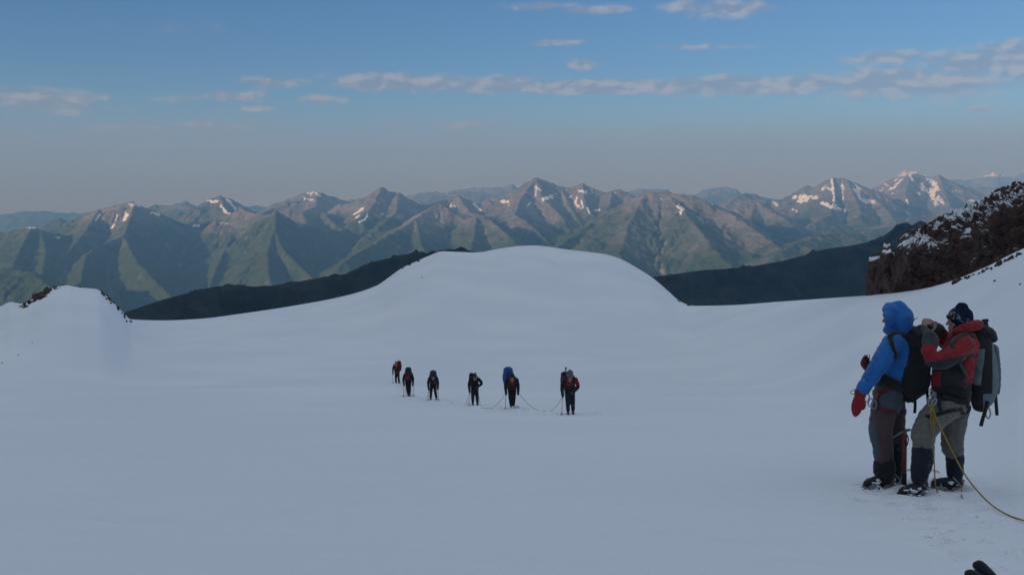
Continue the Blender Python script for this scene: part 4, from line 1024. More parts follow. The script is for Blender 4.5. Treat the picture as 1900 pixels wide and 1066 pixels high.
# ---- the one in the red jacket, hands on the other's pack
g2 = ground_at(1735, 908); Y0 = g2[1] - .02; PXM = Y0 / FPX
red = thing('person', 'climber in a red and black jacket and navy beanie working on the other climber\'s pack', 'person', tuple(g2))
bm = bmesh.new(); face_profile(bm, Q(1779, 593, 0), (-1, -.18, -.10), 1.02)
chain(bm, [(1786,618,0,11),(1780,655,0,14),(1768,700,0,17),(1766,740,0,16)], wide=YD, k=1.2)
chain(bm, [(1757,750,-.08,13),(1715,800,-.15,11),(1711,850,-.145,8),(1705,895,-.145,7)]); chain(bm, [(1774,750,.08,13),(1768,810,.14,11),(1771,860,.14,8),(1771,892,.14,7)])
chain(bm, [(1790,642,-.17,9),(1742,667,-.27,8),(1729,660,-.26,7),(1725,640,-.21,6)]); chain(bm, [(1780,632,.17,9),(1758,634,.225,8),(1738,609,.125,6.5)])
hand(bm, Q(1735, 603, .10), Q(1718, 593, .04) - Q(1735, 603, .10), (.2, .9, .25), (-.25, 0, -1), 1.08, .6, thumb=1)
finish('body', bm, M_skin, red, voxel=.0075, smooth=1)
bm = bmesh.new()
chain(bm, [(1789,616,0,18),(1787,632,0,25),(1779,660,0,29),(1768,692,0,35),(1765,716,0,34),(1766,744,0,31)], wide=YD, k=[1.2,1.6,1.4,1.15,1.1,1.1], seg=18)
chain(bm, [(1792,638,-.19,18),(1772,656,-.24,17.5),(1748,667,-.27,16),(1732,666,-.27,14),(1724,652,-.24,12.5),(1725,640,-.21,11.5)])
chain(bm, [(1782,630,.19,17),(1764,637,.23,16),(1752,630,.22,14),(1744,618,.17,12),(1739,610,.13,10)])
jr, JV = finish('jacket', bm, None, red, voxel=.011, smooth=2, wrinkle=.012, wscale=.085)
pxv, pyv = project(JV[:, 0], JV[:, 1], JV[:, 2])
lim = np.interp(pxv, [1715, 1735, 1760, 1790, 1810], [671, 668, 662, 657, 655])
dk = ss((pyv - lim) / 3) * (pyv < 690) * (pyv > 640)              # dark underside of the sleeve and chest panel
belly = ss((1747 - pxv) / 4)                                       # red front of the jacket
dk = np.maximum(dk, ss((pyv - 686) / 3) * (1 - belly)); dk = np.maximum(dk, ss((pyv - 716) / 3))
dk = np.maximum(dk, ss((JV[:, 1] - Y0 - .24) / .02) * 0)
side = ss((pxv - 1787) / 4) * ss((pyv - 660) / 4) * ss((712 - pyv) / 4); dk = dk * (1 - side)
attr(jr.data, 'panel', dk); jr.data.materials.append(cloth('red_black_shell', (.27, .012, .017), col2=(.020, .021, .023, 1), attrname='panel', rough=.7))
bm = bmesh.new(); tube(bm, [Q(1770,618,-.09), Q(1790,608,-.13), Q(1812,603,-.08), Q(1818,606,.02), Q(1810,604,.11), Q(1788,610,.13), Q(1769,620,.08)], [.03, .042, .05, .05, .05, .042, .03], seg=12)
finish('folded_hood', bm, cloth('red_shell', (.27, .012, .017), rough=.7), red, voxel=.011, smooth=3, wrinkle=.006, wscale=.06)
bm = bmesh.new(); c = Q(1783, 588, 0)
chain(bm, [(1781,597,0,21),(1782,590,0,23.5),(1784,578,0,20.5),(1785,570,0,12)], wide=YD, k=.86, seg=18)
bn, BV = finish('beanie', bm, None, red, voxel=.009, smooth=4, wrinkle=.002, wscale=.04)
V_ = BV - Q(1783, 588, 0)
# knitted pale pattern round the rim
n = NT('navy_beanie'); p = n.obj(); at = n.attr('rim'); w_ = n.noise(n.scale(p, (1, 1, 1.6)), 46.0, 3, .6)
colb = n.mix(n.math('MULTIPLY', at, n.ramp(w_, .50, .56)), (.012, .016, .036), (.26, .30, .36)); n.bump(n.noise(p, 260.0, 2), .3, .004)
bn.data.materials.append(n.done(colb, .95, .1))
bx_, by_ = project(BV[:, 0], BV[:, 1], BV[:, 2])
arc = np.interp(bx_, [1758, 1768, 1780, 1806], [578, 580, 590, 600]); attr(bn.data, 'rim', ss((7 - np.abs(by_ - arc)) / 3))
bm = bmesh.new(); chain(bm, [(1763,586,-.055,4.4),(1760,587,-.02,4.8)], seg=10); chain(bm, [(1763,586,.05,4.4),(1760,587,.02,4.8)], seg=10); chain(bm, [(1763,584,-.055,1.6),(1777,585,-.088,1.4)], seg=6)
finish('sunglasses', bm, M_lens, red)
bm = bmesh.new(); chain(bm, [(1778,608,-.055,9),(1782,616,-.03,11)], wide=YD, k=1.2); chain(bm, [(1776,606,.05,8),(1781,616,.04,11)], wide=YD, k=1.2); finish('hair', bm, plain('dark_hair', (.018, .013, .011), .7), red, voxel=.009, smooth=2, wrinkle=.004, wscale=.02)
M_gry = cloth('grey_glove', (.052, .056, .058))
bm = bmesh.new(); chain(bm, [(1726,641,-.21,14),(1726,630,-.2,14.5),(1725,622,-.2,12)]); hand(bm, Q(1725, 622, -.19), Q(1716, 612, -.10) - Q(1725, 622, -.19), (0, 1, .15), (-.6, .3, -.8), 1.2, .8, thumb=-1)
finish('glove', bm, M_gry, red, voxel=.0075, smooth=1, wrinkle=.003, wscale=.04)
bm = bmesh.new(); chain(bm, [(1742,613,.15,12.5),(1733,606,.115,11.5)]); chain(bm, [(1732,608,.1,8),(1724,612,.08,9),(1720,622,.06,7)], wide=YD, k=.7); finish('glove', bm, M_gry, red, voxel=.009, smooth=2, wrinkle=.005, wscale=.04)
M_khaki = cloth('khaki_trousers', (.165, .155, .130))
bm = bmesh.new()
chain(bm, [(1766,736,0,29),(1765,752,0,29)], wide=YD, k=1.2)
chain(bm, [(1757,752,-.09,27),(1732,774,-.13,25),(1715,799,-.15,21.5),(1713,816,-.15,19.5),(1713,834,-.14,17)])
chain(bm, [(1774,752,.09,25),(1770,785,.13,22.5),(1767,810,.14,20),(1768,832,.14,20),(1770,842,.14,16)])
tr2, _ = finish('trousers', bm, M_khaki, red, voxel=.012, smooth=3, wrinkle=.010, wscale=.085)
M_navy = cloth('navy_gaiter', (.014, .018, .032))
for pts in ([(1713,828,-.145,19.5),(1712,850,-.145,19.5),(1708,872,-.145,17),(1705,889,-.145,14)], [(1771,836,.14,16),(1772,860,.14,16),(1772,883,.14,14)]):
    bm = bmesh.new(); chain(bm, pts); finish('gaiter', bm, M_navy, red, voxel=.011, smooth=3, wrinkle=.009, wscale=.075)
boot_px(red, (1717,915,-.08), (1671,923,-.26), up=.14); boot_px(red, (1784,912,.12), (1731,906,.10), up=.14)
bm = bmesh.new(); wc = [Q(1766 + 33 * math.cos(t), 742 + 4 * math.cos(t), .20 * math.sin(t)) for t in np.linspace(0, 2 * np.pi, 17)]; ribbon(bm, hug([jr, tr2], wc, .008, 2, maxd=.2), .045, .014, ZD, 1)
for cx, cy, cd, r_ in ((1750, 765, -.10, 30), (1773, 765, .11, 27)):
    lp = [Q(cx + r_ * math.cos(t), cy - 10 * math.cos(t), cd + r_ * PXM * math.sin(t)) for t in np.linspace(0, 2 * np.pi, 15)]; ribbon(bm, hug([tr2], lp, .006, 2, maxd=.15), .035, .012, ZD, 1)
ribbon(bm, [Q(1742,738,-.22), Q(1743,752,-.24), Q(1745,762,-.24)], .04, .02, YD, 3)
hs2, _ = finish('harness', bm, M_black, red, shade=False)
for cx, cy, dd in ((1729, 728, -.2), (1726, 738, -.22), (1732, 735, -.23), (1733, 746, -.24), (1727, 748, -.22)):
    bm = bmesh.new(); a0 = random.Random(cx).uniform(-.6, .6)
    tube(bm, [Q(cx + 4 * math.cos(t) * math.cos(a0) + 8 * math.sin(t) * math.sin(a0), cy + 8 * math.sin(t) * math.cos(a0), dd) for t in np.linspace(0, 2 * np.pi, 13)], [.006] * 13, seg=6, sub=2); c_, _ = finish('carabiner', bm, M_alu if cx % 2 else M_metal, red); c_.parent = hs2

pk2 = thing('backpack', 'black and grey backpack worn by the climber in the red jacket', 'backpack', tuple(Q(1822, 760)))
M_gpk = cloth('grey_pack_nylon', (.115, .14, .15), rough=.7)
bm = bmesh.new(); chain(bm, [(1812,622,0,18),(1817,645,0,24),(1821,680,0,26),(1822,712,0,27),(1820,738,0,22),(1818,752,0,13)], wide=YD, k=1.2, seg=18)
mb, MV = finish('main_bag', bm, None, pk2, voxel=.013, smooth=3, wrinkle=.009, wscale=.08)
mx, my = project(MV[:, 0], MV[:, 1], MV[:, 2])
gp = np.maximum(ss((mx - 1840 + .0 * my) / 3) * ss((my - 630) / 5), ss((8.5 - np.abs(mx - (1822 - (my - 640) * .13))) / 2) * ss((my - 645) / 4) * ss((716 - my) / 4))
gp = np.maximum(gp, ss((my - 728) / 4) * ss((mx - 1822) / 4))
attr(mb.data, 'panel', gp); mb.data.materials.append(cloth('black_grey_pack', (.016, .016, .019), col2=(.13, .16, .17, 1), attrname='panel', rough=.7))
bm = bmesh.new(); chain(bm, [(1800,616,0,9),(1815,612,0,13),(1832,618,0,12),(1841,628,0,8)], wide=YD, k=2.0); finish('lid', bm, M_black, pk2, voxel=.011, smooth=3, wrinkle=.006, wscale=.05)
bm = bmesh.new(); chain(bm, [(1842,645,0,8),(1845,690,0,9),(1843,725,0,9)], wide=YD, k=2.0); finish('back_pocket', bm, M_gpk, pk2, voxel=.011, smooth=3, wrinkle=.006, wscale=.05)
bm = bmesh.new(); ribbon(bm, hug([jr], [Q(1806,624,-.13), Q(1792,618,-.16), Q(1774,628,-.2), Q(1768,642,-.24), Q(1780,672,-.27), Q(1796,700,-.2)], .010, maxd=.2), .045, .016, (.4, .8, .4), 1); finish('shoulder_strap', bm, cloth('grey_strap', (.05, .048, .045)), pk2)
bm = bmesh.new(); ribbon(bm, hug([jr], [Q(1806,624,.13), Q(1790,616,.2), Q(1768,628,.2), Q(1762,650,.2), Q(1790,710,.18)], .01, maxd=.2), .05, .016, YD, 1); finish('shoulder_strap', bm, M_black, pk2)
bm = bmesh.new(); ribbon(bm, hug([jr], [Q(1802,735,-.16), Q(1785,732,-.24), Q(1752,728,-.2), Q(1736,726,0), Q(1752,728,.2), Q(1800,735,.16)], .012, maxd=.25), .07, .022, ZD, 1); finish('hip_belt', bm, M_black, pk2)
for pts, w in (([(1836,725,-.12),(1830,755,-.13),(1823,778,-.13),(1820,790,-.13)], .034), ([(1846,720,-.08),(1848,745,-.09),(1850,770,-.09)], .03), ([(1790,728,-.24),(1794,742,-.25),(1795,757,-.25)], .02)):
    bm = bmesh.new(); ribbon(bm, [Q(*p_) for p_ in pts], w, .006, XD); finish('loose_strap', bm, M_black, pk2)
bm = bmesh.new(); tube(bm, [Q(1833,752,-.1), Q(1838,766,-.1), Q(1834,776,-.1), Q(1829,768,-.1), Q(1831,755,-.1)], [.006] * 5, seg=6); finish('buckle', bm, M_metal, pk2)
bm = bmesh.new(); chain(bm, [(1833,632,-.02,5),(1831,616,-.02,6),(1829,604,-.02,5),(1827,598,-.02,5.5)]); chain(bm, [(1824,595,-.02,3.5),(1832,594,-.02,3.5)])
o_, _ = finish('pole_grip', bm, M_blackrub, None, voxel=.007, smooth=2); 
chain_sh = bmesh.new(); chain(chain_sh, [(1833,632,-.02,2.2),(1842,735,0,2.0)], seg=8); 
pole = thing('trekking_pole', 'folded trekking pole with black grip sticking out of the grey and black backpack', 'pole', tuple(Q(1842, 735)))
o_.parent = pole; o_.location = -Vector(pole.location); o_.name = 'grip'
finish('shaft', chain_sh, M_alu, pole)

# ---- ice axe stuck in the snow between them
Y0 = ground_at(1679, 907)[1]; PXM = Y0 / FPX
axe = thing('ice_axe', 'ice axe with a red shaft stuck upright in the snow between the two climbers', 'ice axe', tuple(Q(1678, 907)))
bm = bmesh.new(); chain(bm, [(1679,804,0,4.0),(1678,878,0,4.0)], seg=10, sub=1, round_end=False); finish('shaft', bm, plain('faded_red_shaft', (.25, .05, .055), .5), axe)
bm = bmesh.new(); chain(bm, [(1678,878,0,4.4),(1677.5,914,0,4.4)], seg=10, sub=1, round_end=False); finish('grip', bm, M_blackrub, axe)
bm = bmesh.new(); tube(bm, [Q(1680,800,0), Q(1672,802,0), Q(1663,807,0), Q(1655,813,0)], [.011, .010, .007, .004], wide=(0, 0, 1), k=1.3, seg=8); hdx, _ = finish('pick', bm, M_metal, axe)
bm = bmesh.new(); tube(bm, [Q(1680,799,0), Q(1687,796.5,0), Q(1694,798,0)], [.012, .010, .007], wide=(0, 1, 0), k=2.4, seg=8); finish('adze', bm, M_metal, axe)
bm = bmesh.new(); tube(bm, [Q(1681,803,-.02), Q(1685,812,-.03), Q(1684,822,-.03), Q(1681,826,-.02), Q(1679,816,-.02)], [.006] * 5, seg=6); finish('leash', bm, M_black, axe)

# ---- yellow rope
Y0 = g2[1] - .02; PXM = Y0 / FPX
def rope(label, pts, r, mat, group=None):
    b_ = bmesh.new(); tube(b_, pts, [r] * len(pts), seg=8, sub=8); o, _ = finish('climbing_rope', b_, mat); tag(o, label, 'rope', group); return o
def gp_(px, py, lift=.012): q = ground_at(px, py); return q + np.array([0, 0, lift])
e1 = gp_(1906, 982, .05); 
run = [Q(1728,748,-.24), Q(1733,764,-.3), Q(1745,792,-.36), Q(1764,831,-.48), Q(1788,876,-.66), Q(1812,908,-.86), Q(1840,936,-1.1), Q(1872,961,-1.35), Q(1906,981,-1.6), Q(1980,1015,-2.1)]
run = [np.array([q[0], q[1], max(q[2], snow_h(np.array([q[0]]), np.array([q[1]]))[0] + .015)]) for q in run]
rope('yellow climbing rope running from the red climber\'s harness to the lower right corner', run, .0068, M_rope)
b_ = bmesh.new()
tube(b_, [Q(1729,750,-.25), Q(1731,775,-.29), Q(1732,800,-.29), Q(1732,830,-.28), Q(1734,870,-.27), Q(1736,902,-.27), gp_(1741,918), gp_(1744,922)], [.006] * 8, seg=8, sub=8)
for k in range(5):                                  # chain-knotted slack under the harness
    yk = 755 + 9.5 * k; tube(b_, [Q(1729 + 2.8 * math.cos(t) + .35 * k, yk + 6 * math.sin(t), -.29 + .012 * math.cos(2 * t + k)) for t in np.linspace(0, 2 * np.pi, 9)], [.005] * 9, seg=6, sub=2)
o_, _ = finish('climbing_rope', b_, M_rope); tag(o_, 'yellow rope slack chain-knotted and hanging from the red climber\'s harness to the snow', 'rope')
M_orope = cloth('orange_rope', (.36, .15, .045), weave=300)
rope('orange rope lying on the snow behind the boots of the two climbers', [gp_(1664,880), gp_(1672,877), gp_(1684,873), gp_(1698,871), gp_(1715,871), gp_(1730,873), gp_(1742,877)], .006, M_orope)
b_ = bmesh.new(); tube(b_, [gp_(1779,905), gp_(1784,911,.04), gp_(1784,920), gp_(1786,925)], [.006] * 4, seg=6); o_, _ = finish('climbing_rope', b_, M_rope); tag(o_, 'short end of yellow rope behind the heel of the red climber', 'rope')

# ---- trekking pole planted just in front of the photographer
Y0 = 1.55; PXM = Y0 / FPX
tp = thing('trekking_pole', 'black padded pole grip poking into the bottom right corner close to the camera', 'pole', (.78, 1.62, 0.0))
tp.location.z = snow_h(np.array([.78]), np.array([1.62]))[0]
b_ = bmesh.new(); chain(b_, [(1880,1120,0,11),(1850,1083,0,12),(1830,1062,0,12.5),(1817,1050,0,12.5),(1812,1048,0,9)], seg=14); finish('grip', b_, M_black, tp, voxel=.0016, smooth=2)
b_ = bmesh.new(); chain(b_, [(1852,1100,-.01,9),(1822,1076,-.015,10),(1804,1066,-.015,10.5),(1797,1064,-.015,9)], seg=14); finish('strap', b_, M_black, tp, voxel=.0016, smooth=2)
b_ = bmesh.new(); tube(b_, [Q(1880,1120), np.array(tp.location) - np.array([0, 0, .1])], [.008, .007], seg=8, sub=1); finish('shaft', b_, M_alu, tp)
print('pair', time.time() - T0)
# ------------------------------------------------------------------ the roped party of six
M_pole = plain('pole_metal', (.20, .21, .23), .45, .5)
def walker(i, label, jc, pc, kc, hatc, H=1.72, bend=.34, legs=(.11, .02, .10, -.10), arms='down', pack=(0, .30, 1.42, .19, .34), hat='cap', vest=None, face=True, poles=(-1,), gait=None, plabel='', turn=0.0, lean=0.0, polelab=()):
    px, py, _ = PARTY[i]; g = ground_at(px, py); k = H / 1.72
    root = thing('person', label, 'person', tuple(g), 'roped party of six crossing the snow')
    yaw = math.atan2(g[0], g[1]) * -1 + turn; cy, sy = math.cos(yaw), math.sin(yaw)
    def L(x, y, z): x = x + lean * z; return g + k * np.array([x * cy - y * sy, x * sy + y * cy, z])
    side = np.array([cy, sy, 0.0])
    hip = L(0, .04, .90); ch = L(0, -bend * .55, 1.24); nk = L(0, -bend * .85, 1.40); hd = L(.0, -bend * 1.15, 1.50)
    lx, ly, rx, ry = legs
    fl = L(lx, ly, 0); fr = L(-rx, ry, 0)
    for f_ in (fl, fr): f_[2] = snow_h(np.array([f_[0]]), np.array([f_[1]]))[0] + .03
    kl = .5 * (L(.09, .04, .90) + fl) + k * np.array([0, -.09, .02]); kr = .5 * (L(-.09, .04, .90) + fr) + k * np.array([0, -.07, .02])
    if arms == 'hip': A = [L(.20, -bend * .7, 1.36), L(.33, -bend * .5, 1.12), L(.17, -bend * .9, 1.00)]
    elif arms == 'bent': A = [L(.20, -bend * .7, 1.36), L(.29, -bend * .6, 1.08), L(.14, -bend * 1.3, .94)]
    else: A = [L(.20, -bend * .7, 1.36), L(.27, -bend * .55, 1.08), L(.26, -bend * .9, .82)]
    Bm = [L(-.20, -bend * .7, 1.36), L(-.28, -bend * .5, 1.08), L(-.26, -bend * .9, .82)]
    bm = bmesh.new()
    face_profile(bm, hd, (sy * 1.0 + math.sin(turn) * 0, -cy, -.35), .98 * k)
    tube(bm, [hip, ch, nk], [.11 * k, .13 * k, .07 * k], wide=side, k=1.35)
    for a, b_, c in ((L(.09, .04, .9), kl, fl), (L(-.09, .04, .9), kr, fr)): tube(bm, [a, b_, c + ZD * .06], [.075 * k, .055 * k, .04 * k])
    for ar in (A, Bm):
        tube(bm, ar, [.05 * k, .042 * k, .032 * k]); dd = ar[2] - ar[1]; hand(bm, ar[2], dd, side, -ZD * .2 + np.array([0, -1.0, 0]), k, .8)
    finish('body', bm, M_skin, root, voxel=.016, smooth=1)
    bm = bmesh.new()
    tube(bm, [L(0, .05, .80), L(0, .02, .95), ch, L(0, -bend * .7, 1.36), nk], [.135 * k, .14 * k, .145 * k, .12 * k, .08 * k], wide=side, k=[1.2, 1.15, 1.25, 1.4, 1.0])
    for ar in (A, Bm): tube(bm, ar, [.075 * k, .066 * k, .055 * k])
    j, JV = finish('jacket', bm, None, root, voxel=.02, smooth=3, wrinkle=.012, wscale=.1)
    if vest:
        rel = (JV - g) @ np.array([[cy, -sy, 0], [sy, cy, 0], [0, 0, 1]]).T / k
        xx = rel[:, 0] - lean * rel[:, 2]
        attr(j.data, 'panel', vest[1](xx, rel[:, 1], rel[:, 2])); j.data.materials.append(cloth('jacket_cloth', jc, col2=vest[0] + (1,), attrname='panel'))
    else: j.data.materials.append(cloth('jacket_cloth', jc))
    bm = bmesh.new(); tube(bm, [L(0, .04, .96), L(0, .04, .84)], [.15 * k, .15 * k], wide=side, k=1.25)
    for a, b_, c, sx in ((L(.09, .04, .86), kl, fl, 1), (L(-.09, .04, .86), kr, fr, -1)): tube(bm, [a, b_, c + ZD * .14 * k], [.102 * k, .083 * k, .066 * k])
    finish('trousers', bm, cloth('trouser_cloth', pc), root, voxel=.02, smooth=3, wrinkle=.010, wscale=.1)
    if gait:
        for b_, c in ((kl, fl), (kr, fr)):
            bm = bmesh.new(); tube(bm, [.55 * c + .45 * b_, c + ZD * .10], [.088 * k, .078 * k]); finish('gaiter', bm, cloth('gaiter_cloth', gait), root)
    for c, b_ in ((fl, kl), (fr, kr)): boot(root, c + np.array([-.0, .10, -.03]), c + np.array([.02, -.18, -.03]), snowy=False)
    # gloves
    for ar in (A, Bm):
        bm = bmesh.new(); dd = (ar[2] - ar[1]) / np.linalg.norm(ar[2] - ar[1]); tube(bm, [ar[2] - dd * .03, ar[2] + dd * .05, ar[2] + dd * .12], [.048 * k, .05 * k, .04 * k], wide=side, k=.9)
        tube(bm, [ar[2] + dd * .03 + side * .03, ar[2] + dd * .08 + side * .055], [.018 * k, .015 * k]); finish('glove', bm, M_black, root, voxel=.014, smooth=1)
    # headgear
    bm = bmesh.new(); hm_ = cloth('hat_cloth', hatc)
    if hat == 'hood':
        tube(bm, [hd - ZD * .12 * k + YD * .03, hd + ZD * .0 + YD * .02, hd + ZD * .10 * k], [.12 * k, .125 * k, .09 * k], wide=side, k=1.0)
    elif hat == 'peak':
        tube(bm, [hd - ZD * .07 * k, hd + ZD * .05 * k, hd + ZD * .15 * k - side * .02, hd + ZD * .24 * k - side * .05], [.12 * k, .11 * k, .07 * k, .025 * k], wide=side, k=1.0)
        tube(bm, [hd - side * .10 * k, hd - side * .22 * k - ZD * .05 * k], [.05 * k, .02 * k])
    elif hat == 'bucket':
        tube(bm, [hd + ZD * .02 * k, hd + ZD * .09 * k, hd + ZD * .16 * k, hd + ZD * .17 * k], [.122 * k, .115 * k, .108 * k, .07 * k], wide=side, k=1.0)
        tube(bm, [hd + ZD * .015 * k - YD * .04, hd + ZD * .035 * k - YD * .04], [.15 * k, .13 * k], wide=side, k=1.0, round_end=False)
    else:
        tube(bm, [hd + ZD * .03 * k, hd + ZD * .09 * k, hd + ZD * .125 * k], [.108 * k, .095 * k, .05 * k], wide=side, k=1.0)
        if hat == 'tuft': tube(bm, [hd + ZD * .12 * k + side * .02, hd + ZD * .19 * k + side * .05], [.05 * k, .02 * k])
    hh, _ = finish('hat' if hat != 'hood' else 'hood', bm, hm_, root, voxel=.014, smooth=2, wrinkle=.004, wscale=.06)
    bm = bmesh.new(); fd = np.array([0, -1.0, 0]); tube(bm, [hd + fd * .085 * k - side * .07 * k + ZD * .012, hd + fd * .11 * k + ZD * .012, hd + fd * .085 * k + side * .07 * k + ZD * .012], [.022 * k, .024 * k, .022 * k], seg=8); finish('sunglasses', bm, M_lens, root)
    bm = bmesh.new(); wc = [L(.20 * math.cos(t), .03 + .17 * math.sin(t), .90) for t in np.linspace(0, 2 * np.pi, 13)]; ribbon(bm, wc, .05, .014, ZD, 2); finish('harness', bm, M_black, root, shade=False)
    # pack
    pxo, pyo, pz, pr, ph = pack
    b0 = thing('backpack', plabel, 'backpack', tuple(L(pxo, pyo, .95)), 'packs of the roped party')
    km = cloth('pack_cloth', kc, rough=.65)
    bm = bmesh.new(); base = L(pxo * .7, .24, 1.0); top = L(pxo, pyo - bend * .75, pz + ph * .45)
    mid = .5 * (base + top) + k * np.array([0, .06, 0])
    tube(bm, [base, mid, top], [pr * .75 * k, pr * .9 * k, pr * .66 * k], wide=side, k=1.15, seg=16); finish('main_bag', bm, km, b0, voxel=.02, smooth=3, wrinkle=.012, wscale=.1)
    bm = bmesh.new(); tube(bm, [top + ZD * .02 * k + YD * .10, top + ZD * .05 * k - YD * .08], [pr * .6 * k, pr * .5 * k], wide=side, k=1.4); finish('lid', bm, km, b0, voxel=.02, smooth=2, wrinkle=.008, wscale=.08)
    for sg in (-1, 1):
        bm = bmesh.new(); ribbon(bm, [L(sg * .10 + pxo * .5, .14, 1.42), L(sg * .14, -bend * .75, 1.46), L(sg * .15, -bend * .75 - .17, 1.30), L(sg * .17, -bend * .4 - .10, 1.08), L(sg * .16, .12, 1.02)], .06, .02, side); finish('shoulder_strap', bm, M_black, b0)
    bm = bmesh.new(); ribbon(bm, [L(-.17, .16, 1.0), L(-.21, 0, 1.0), L(-.10, -.19, .99), L(.10, -.19, .99), L(.21, 0, 1.0), L(.17, .16, 1.0)], .06, .02, ZD); finish('hip_belt', bm, M_black, b0)
    # poles
    for sg, pl in zip(poles, polelab):
        h_ = (A if sg > 0 else Bm)[2]; tip = h_ + k * np.array([sg * .03, -.02, 0]); tip[2] = snow_h(np.array([tip[0]]), np.array([tip[1]]))[0] - .03
        po = thing('trekking_pole', pl, 'pole', tuple(tip), 'trekking poles of the roped party')
        dd = (h_ - tip) / np.linalg.norm(h_ - tip)
        bm = bmesh.new(); tube(bm, [tip, h_], [.011, .013], seg=6, sub=1); finish('shaft', bm, M_pole, po)
        bm = bmesh.new(); tube(bm, [h_ - dd * .02, h_ + dd * .15], [.020, .022], seg=8, sub=1); finish('grip', bm, M_blackrub, po)
        bm = bmesh.new(); tube(bm, [tip + dd * .07, tip + dd * .085], [.05, .05], seg=10, sub=1, round_end=False); finish('basket', bm, M_blackrub, po)
    return root, L, top
RED = (.24, .022, .022); BLK = (.014, .014, .017); NAV = (.016, .019, .034)
box = lambda x0, x1, z0, z1, yf=.05: (lambda x, y, z: 1.0 * ((x > x0) & (x < x1) & (z > z0) & (z < z1) & (y < yf)))
W1 = walker(0, 'rearmost walker of the roped party in a long dark red jacket and orange pointed hat', (.13, .016, .020), NAV, (.09, .014, .018), (.55, .12, .03), H=1.72, bend=.22, legs=(.13, .05, .08, -.06), hat='peak', gait=(.10, .13, .03), pack=(.12, .28, 1.42, .20, .30), plabel='dark red backpack of the orange-hatted rearmost walker', polelab=('trekking pole of the orange-hatted rearmost walker',), turn=-.25, arms='bent')
W2 = walker(1, 'walker second from the rear, dark jacket open over an orange-red chest', BLK, BLK, BLK, BLK, H=1.66, bend=.42, legs=(.05, .04, .02, -.05), hat='hood', vest=((.36, .035, .02), lambda x, y, z: np.maximum(box(-.13, .13, 1.10, 1.42)(x, y, z), box(-.13, .13, .84, 1.0)(x, y, z))), pack=(0, .28, 1.42, .22, .36), plabel='tall black backpack above the head of the walker with the orange-red chest', poles=(-1, 1), polelab=('left-hand-side trekking pole of the walker with the orange-red chest', 'right-hand-side trekking pole of the walker with the orange-red chest'))
W3 = walker(2, 'walker in all black bent low under a navy pack, legs apart, third from the rear', BLK, BLK, (.020, .026, .075), BLK, H=1.60, bend=.52, legs=(.17, .06, .15, -.04), hat='cap', pack=(0, .22, 1.44, .23, .34), plabel='navy backpack rising over the head of the black-clad stooping walker', poles=(-1, 1), polelab=('left-hand-side pole of the stooping walker under the navy pack', 'right-hand-side pole of the stooping walker under the navy pack'))
W4 = walker(3, 'walker in black with pale face, tufted hat and one elbow out', (.012, .012, .014), NAV, BLK, (.022, .022, .028), H=1.66, bend=.24, legs=(.13, .02, .10, -.06), hat='tuft', arms='hip', pack=(-.15, .28, 1.34, .16, .30), plabel='small black backpack of the walker with one elbow out', polelab=('trekking pole of the black-clad walker with one elbow out',))
W5 = walker(4, 'walker in red jacket with black sleeves under a bright blue pack', BLK, BLK, (.016, .070, .25), BLK, H=1.68, bend=.40, legs=(.06, -.02, .04, -.10), hat='cap', vest=((.23, .016, .024), lambda x, y, z: np.maximum(box(-.14, .14, 1.16, 1.40)(x, y, z), box(-.16, .15, .84, 1.04)(x, y, z))), pack=(-.17, .30, 1.46, .26, .46), plabel='big bright blue covered backpack leaning out to the left of its walker', polelab=('trekking pole of the walker under the blue pack',))
W6 = walker(5, 'leading walker of the roped party in a red jacket and grey bucket hat', (.20, .020, .022), (.018, .022, .034), BLK, (.12, .125, .135), H=1.80, bend=.26, legs=(.12, .02, .06, -.10), hat='bucket', arms='bent', vest=((.016, .018, .026), lambda x, y, z: np.maximum(1.0 * (x < -.19) * (z < 1.34), np.maximum(1.0 * (x > .10) * (z < 1.10), box(-.3, .3, 1.04, 1.12)(x, y, z)))), pack=(-.17, .30, 1.30, .20, .28), plabel='black backpack of the leading walker in the grey bucket hat', polelab=('long trekking pole of the leading walker in the grey bucket hat',))
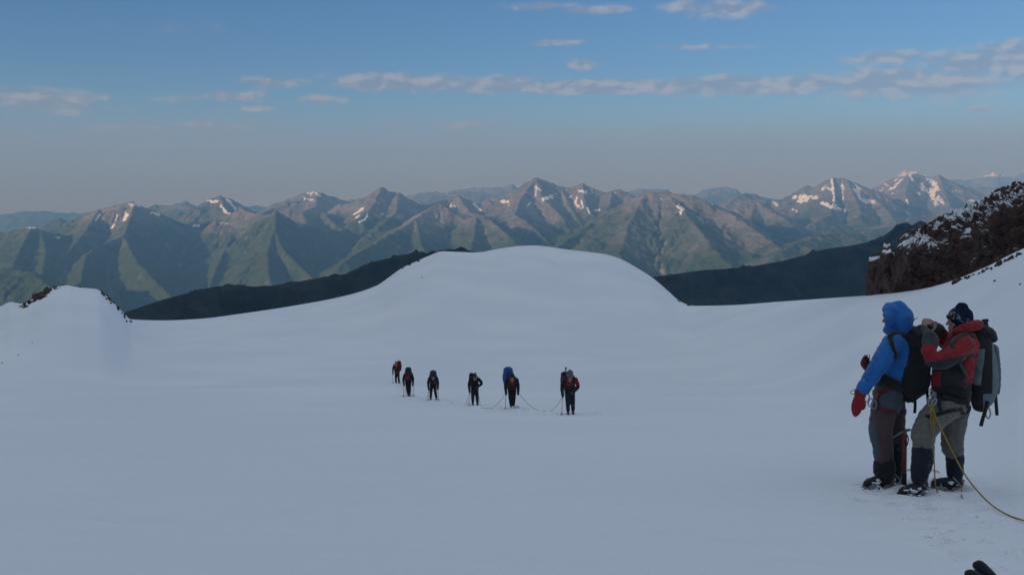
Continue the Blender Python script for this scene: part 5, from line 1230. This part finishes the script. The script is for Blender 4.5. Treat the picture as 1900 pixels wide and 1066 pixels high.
# a spare pole standing up out of the leader's pack
g = W6[2]; b_ = thing('trekking_pole', 'pole tip sticking up out of the leading walker\'s pack', 'pole', tuple(g))
bm = bmesh.new(); tube(bm, [g - ZD * .4, g + ZD * .26 + np.array([.02, 0, 0])], [.012, .012], seg=6, sub=1); finish('shaft', bm, M_pole, b_)
bm = bmesh.new(); tube(bm, [g + ZD * .22 + np.array([.02, 0, 0]), g + ZD * .30 + np.array([.025, 0, 0])], [.03, .03], seg=8, sub=1); finish('basket', bm, M_blackrub, b_)
M_frope = cloth('faded_rope', (.26, .22, .20), weave=200)
def hipat(i, sx): return [W1, W2, W3, W4, W5, W6][i][1](sx * .14, -.15, .90)
def ground_pts(px0, py0, px1, py1, n_): return [gp_(px0 + (px1 - px0) * t, py0 + (py1 - py0) * t, .02) for t in np.linspace(0, 1, n_)]
SEG = [(0, 1, [(745,715),(752,728)], 'rope between the two rearmost walkers'), (1, 2, [(763,736),(775,738),(790,741)], 'rope between the second and third walkers from the rear'),
 (2, 3, [(812,742),(840,746),(862,749)], 'rope between the stooping walker and the one with an elbow out'), (3, 4, [(893,755),(903,757),(913,757)], 'rope drooping between the elbow-out walker and the blue pack walker'), (4, 5, [(997,761),(1008,762),(1021,763)], 'rope drooping between the blue pack walker and the leader')]
for i, j, mid, lab in SEG:
    a = hipat(i, 1); b = hipat(j, -1); m = [gp_(q[0], q[1], .02) for q in mid]
    s1 = a * .5 + m[0] * .5 - ZD * .10; s2 = b * .5 + m[-1] * .5 - ZD * .10
    rope(lab + ', partly on the snow', [a, s1] + m + [s2, b], .0085, M_frope, 'rope lengths of the party')
print('party', time.time() - T0)
# ------------------------------------------------------------------ haze
bm = bmesh.new(); bmesh.ops.create_cube(bm, size=1.0)
for v in bm.verts: v.co = Vector((v.co.x * 92000, v.co.y * 92000, (v.co.z + .5) * 3850 - 2400))
me = bpy.data.meshes.new('haze'); bm.to_mesh(me); bm.free()
hm = bpy.data.materials.new('haze_air'); hm.use_nodes = True; hm.node_tree.nodes.clear()
o_ = hm.node_tree.nodes.new('ShaderNodeOutputMaterial'); v_ = hm.node_tree.nodes.new('ShaderNodeVolumePrincipled')
v_.inputs['Color'].default_value = HAZE_COL; v_.inputs['Density'].default_value = HAZE_D; v_.inputs['Anisotropy'].default_value = 0.0; v_.inputs['Absorption Color'].default_value = (.64, .41, 0, 1)
hm.node_tree.links.new(v_.outputs[0], o_.inputs['Volume'])
tag(new_obj('haze', me, hm), 'thin blue grey haze filling the air', kind='stuff')
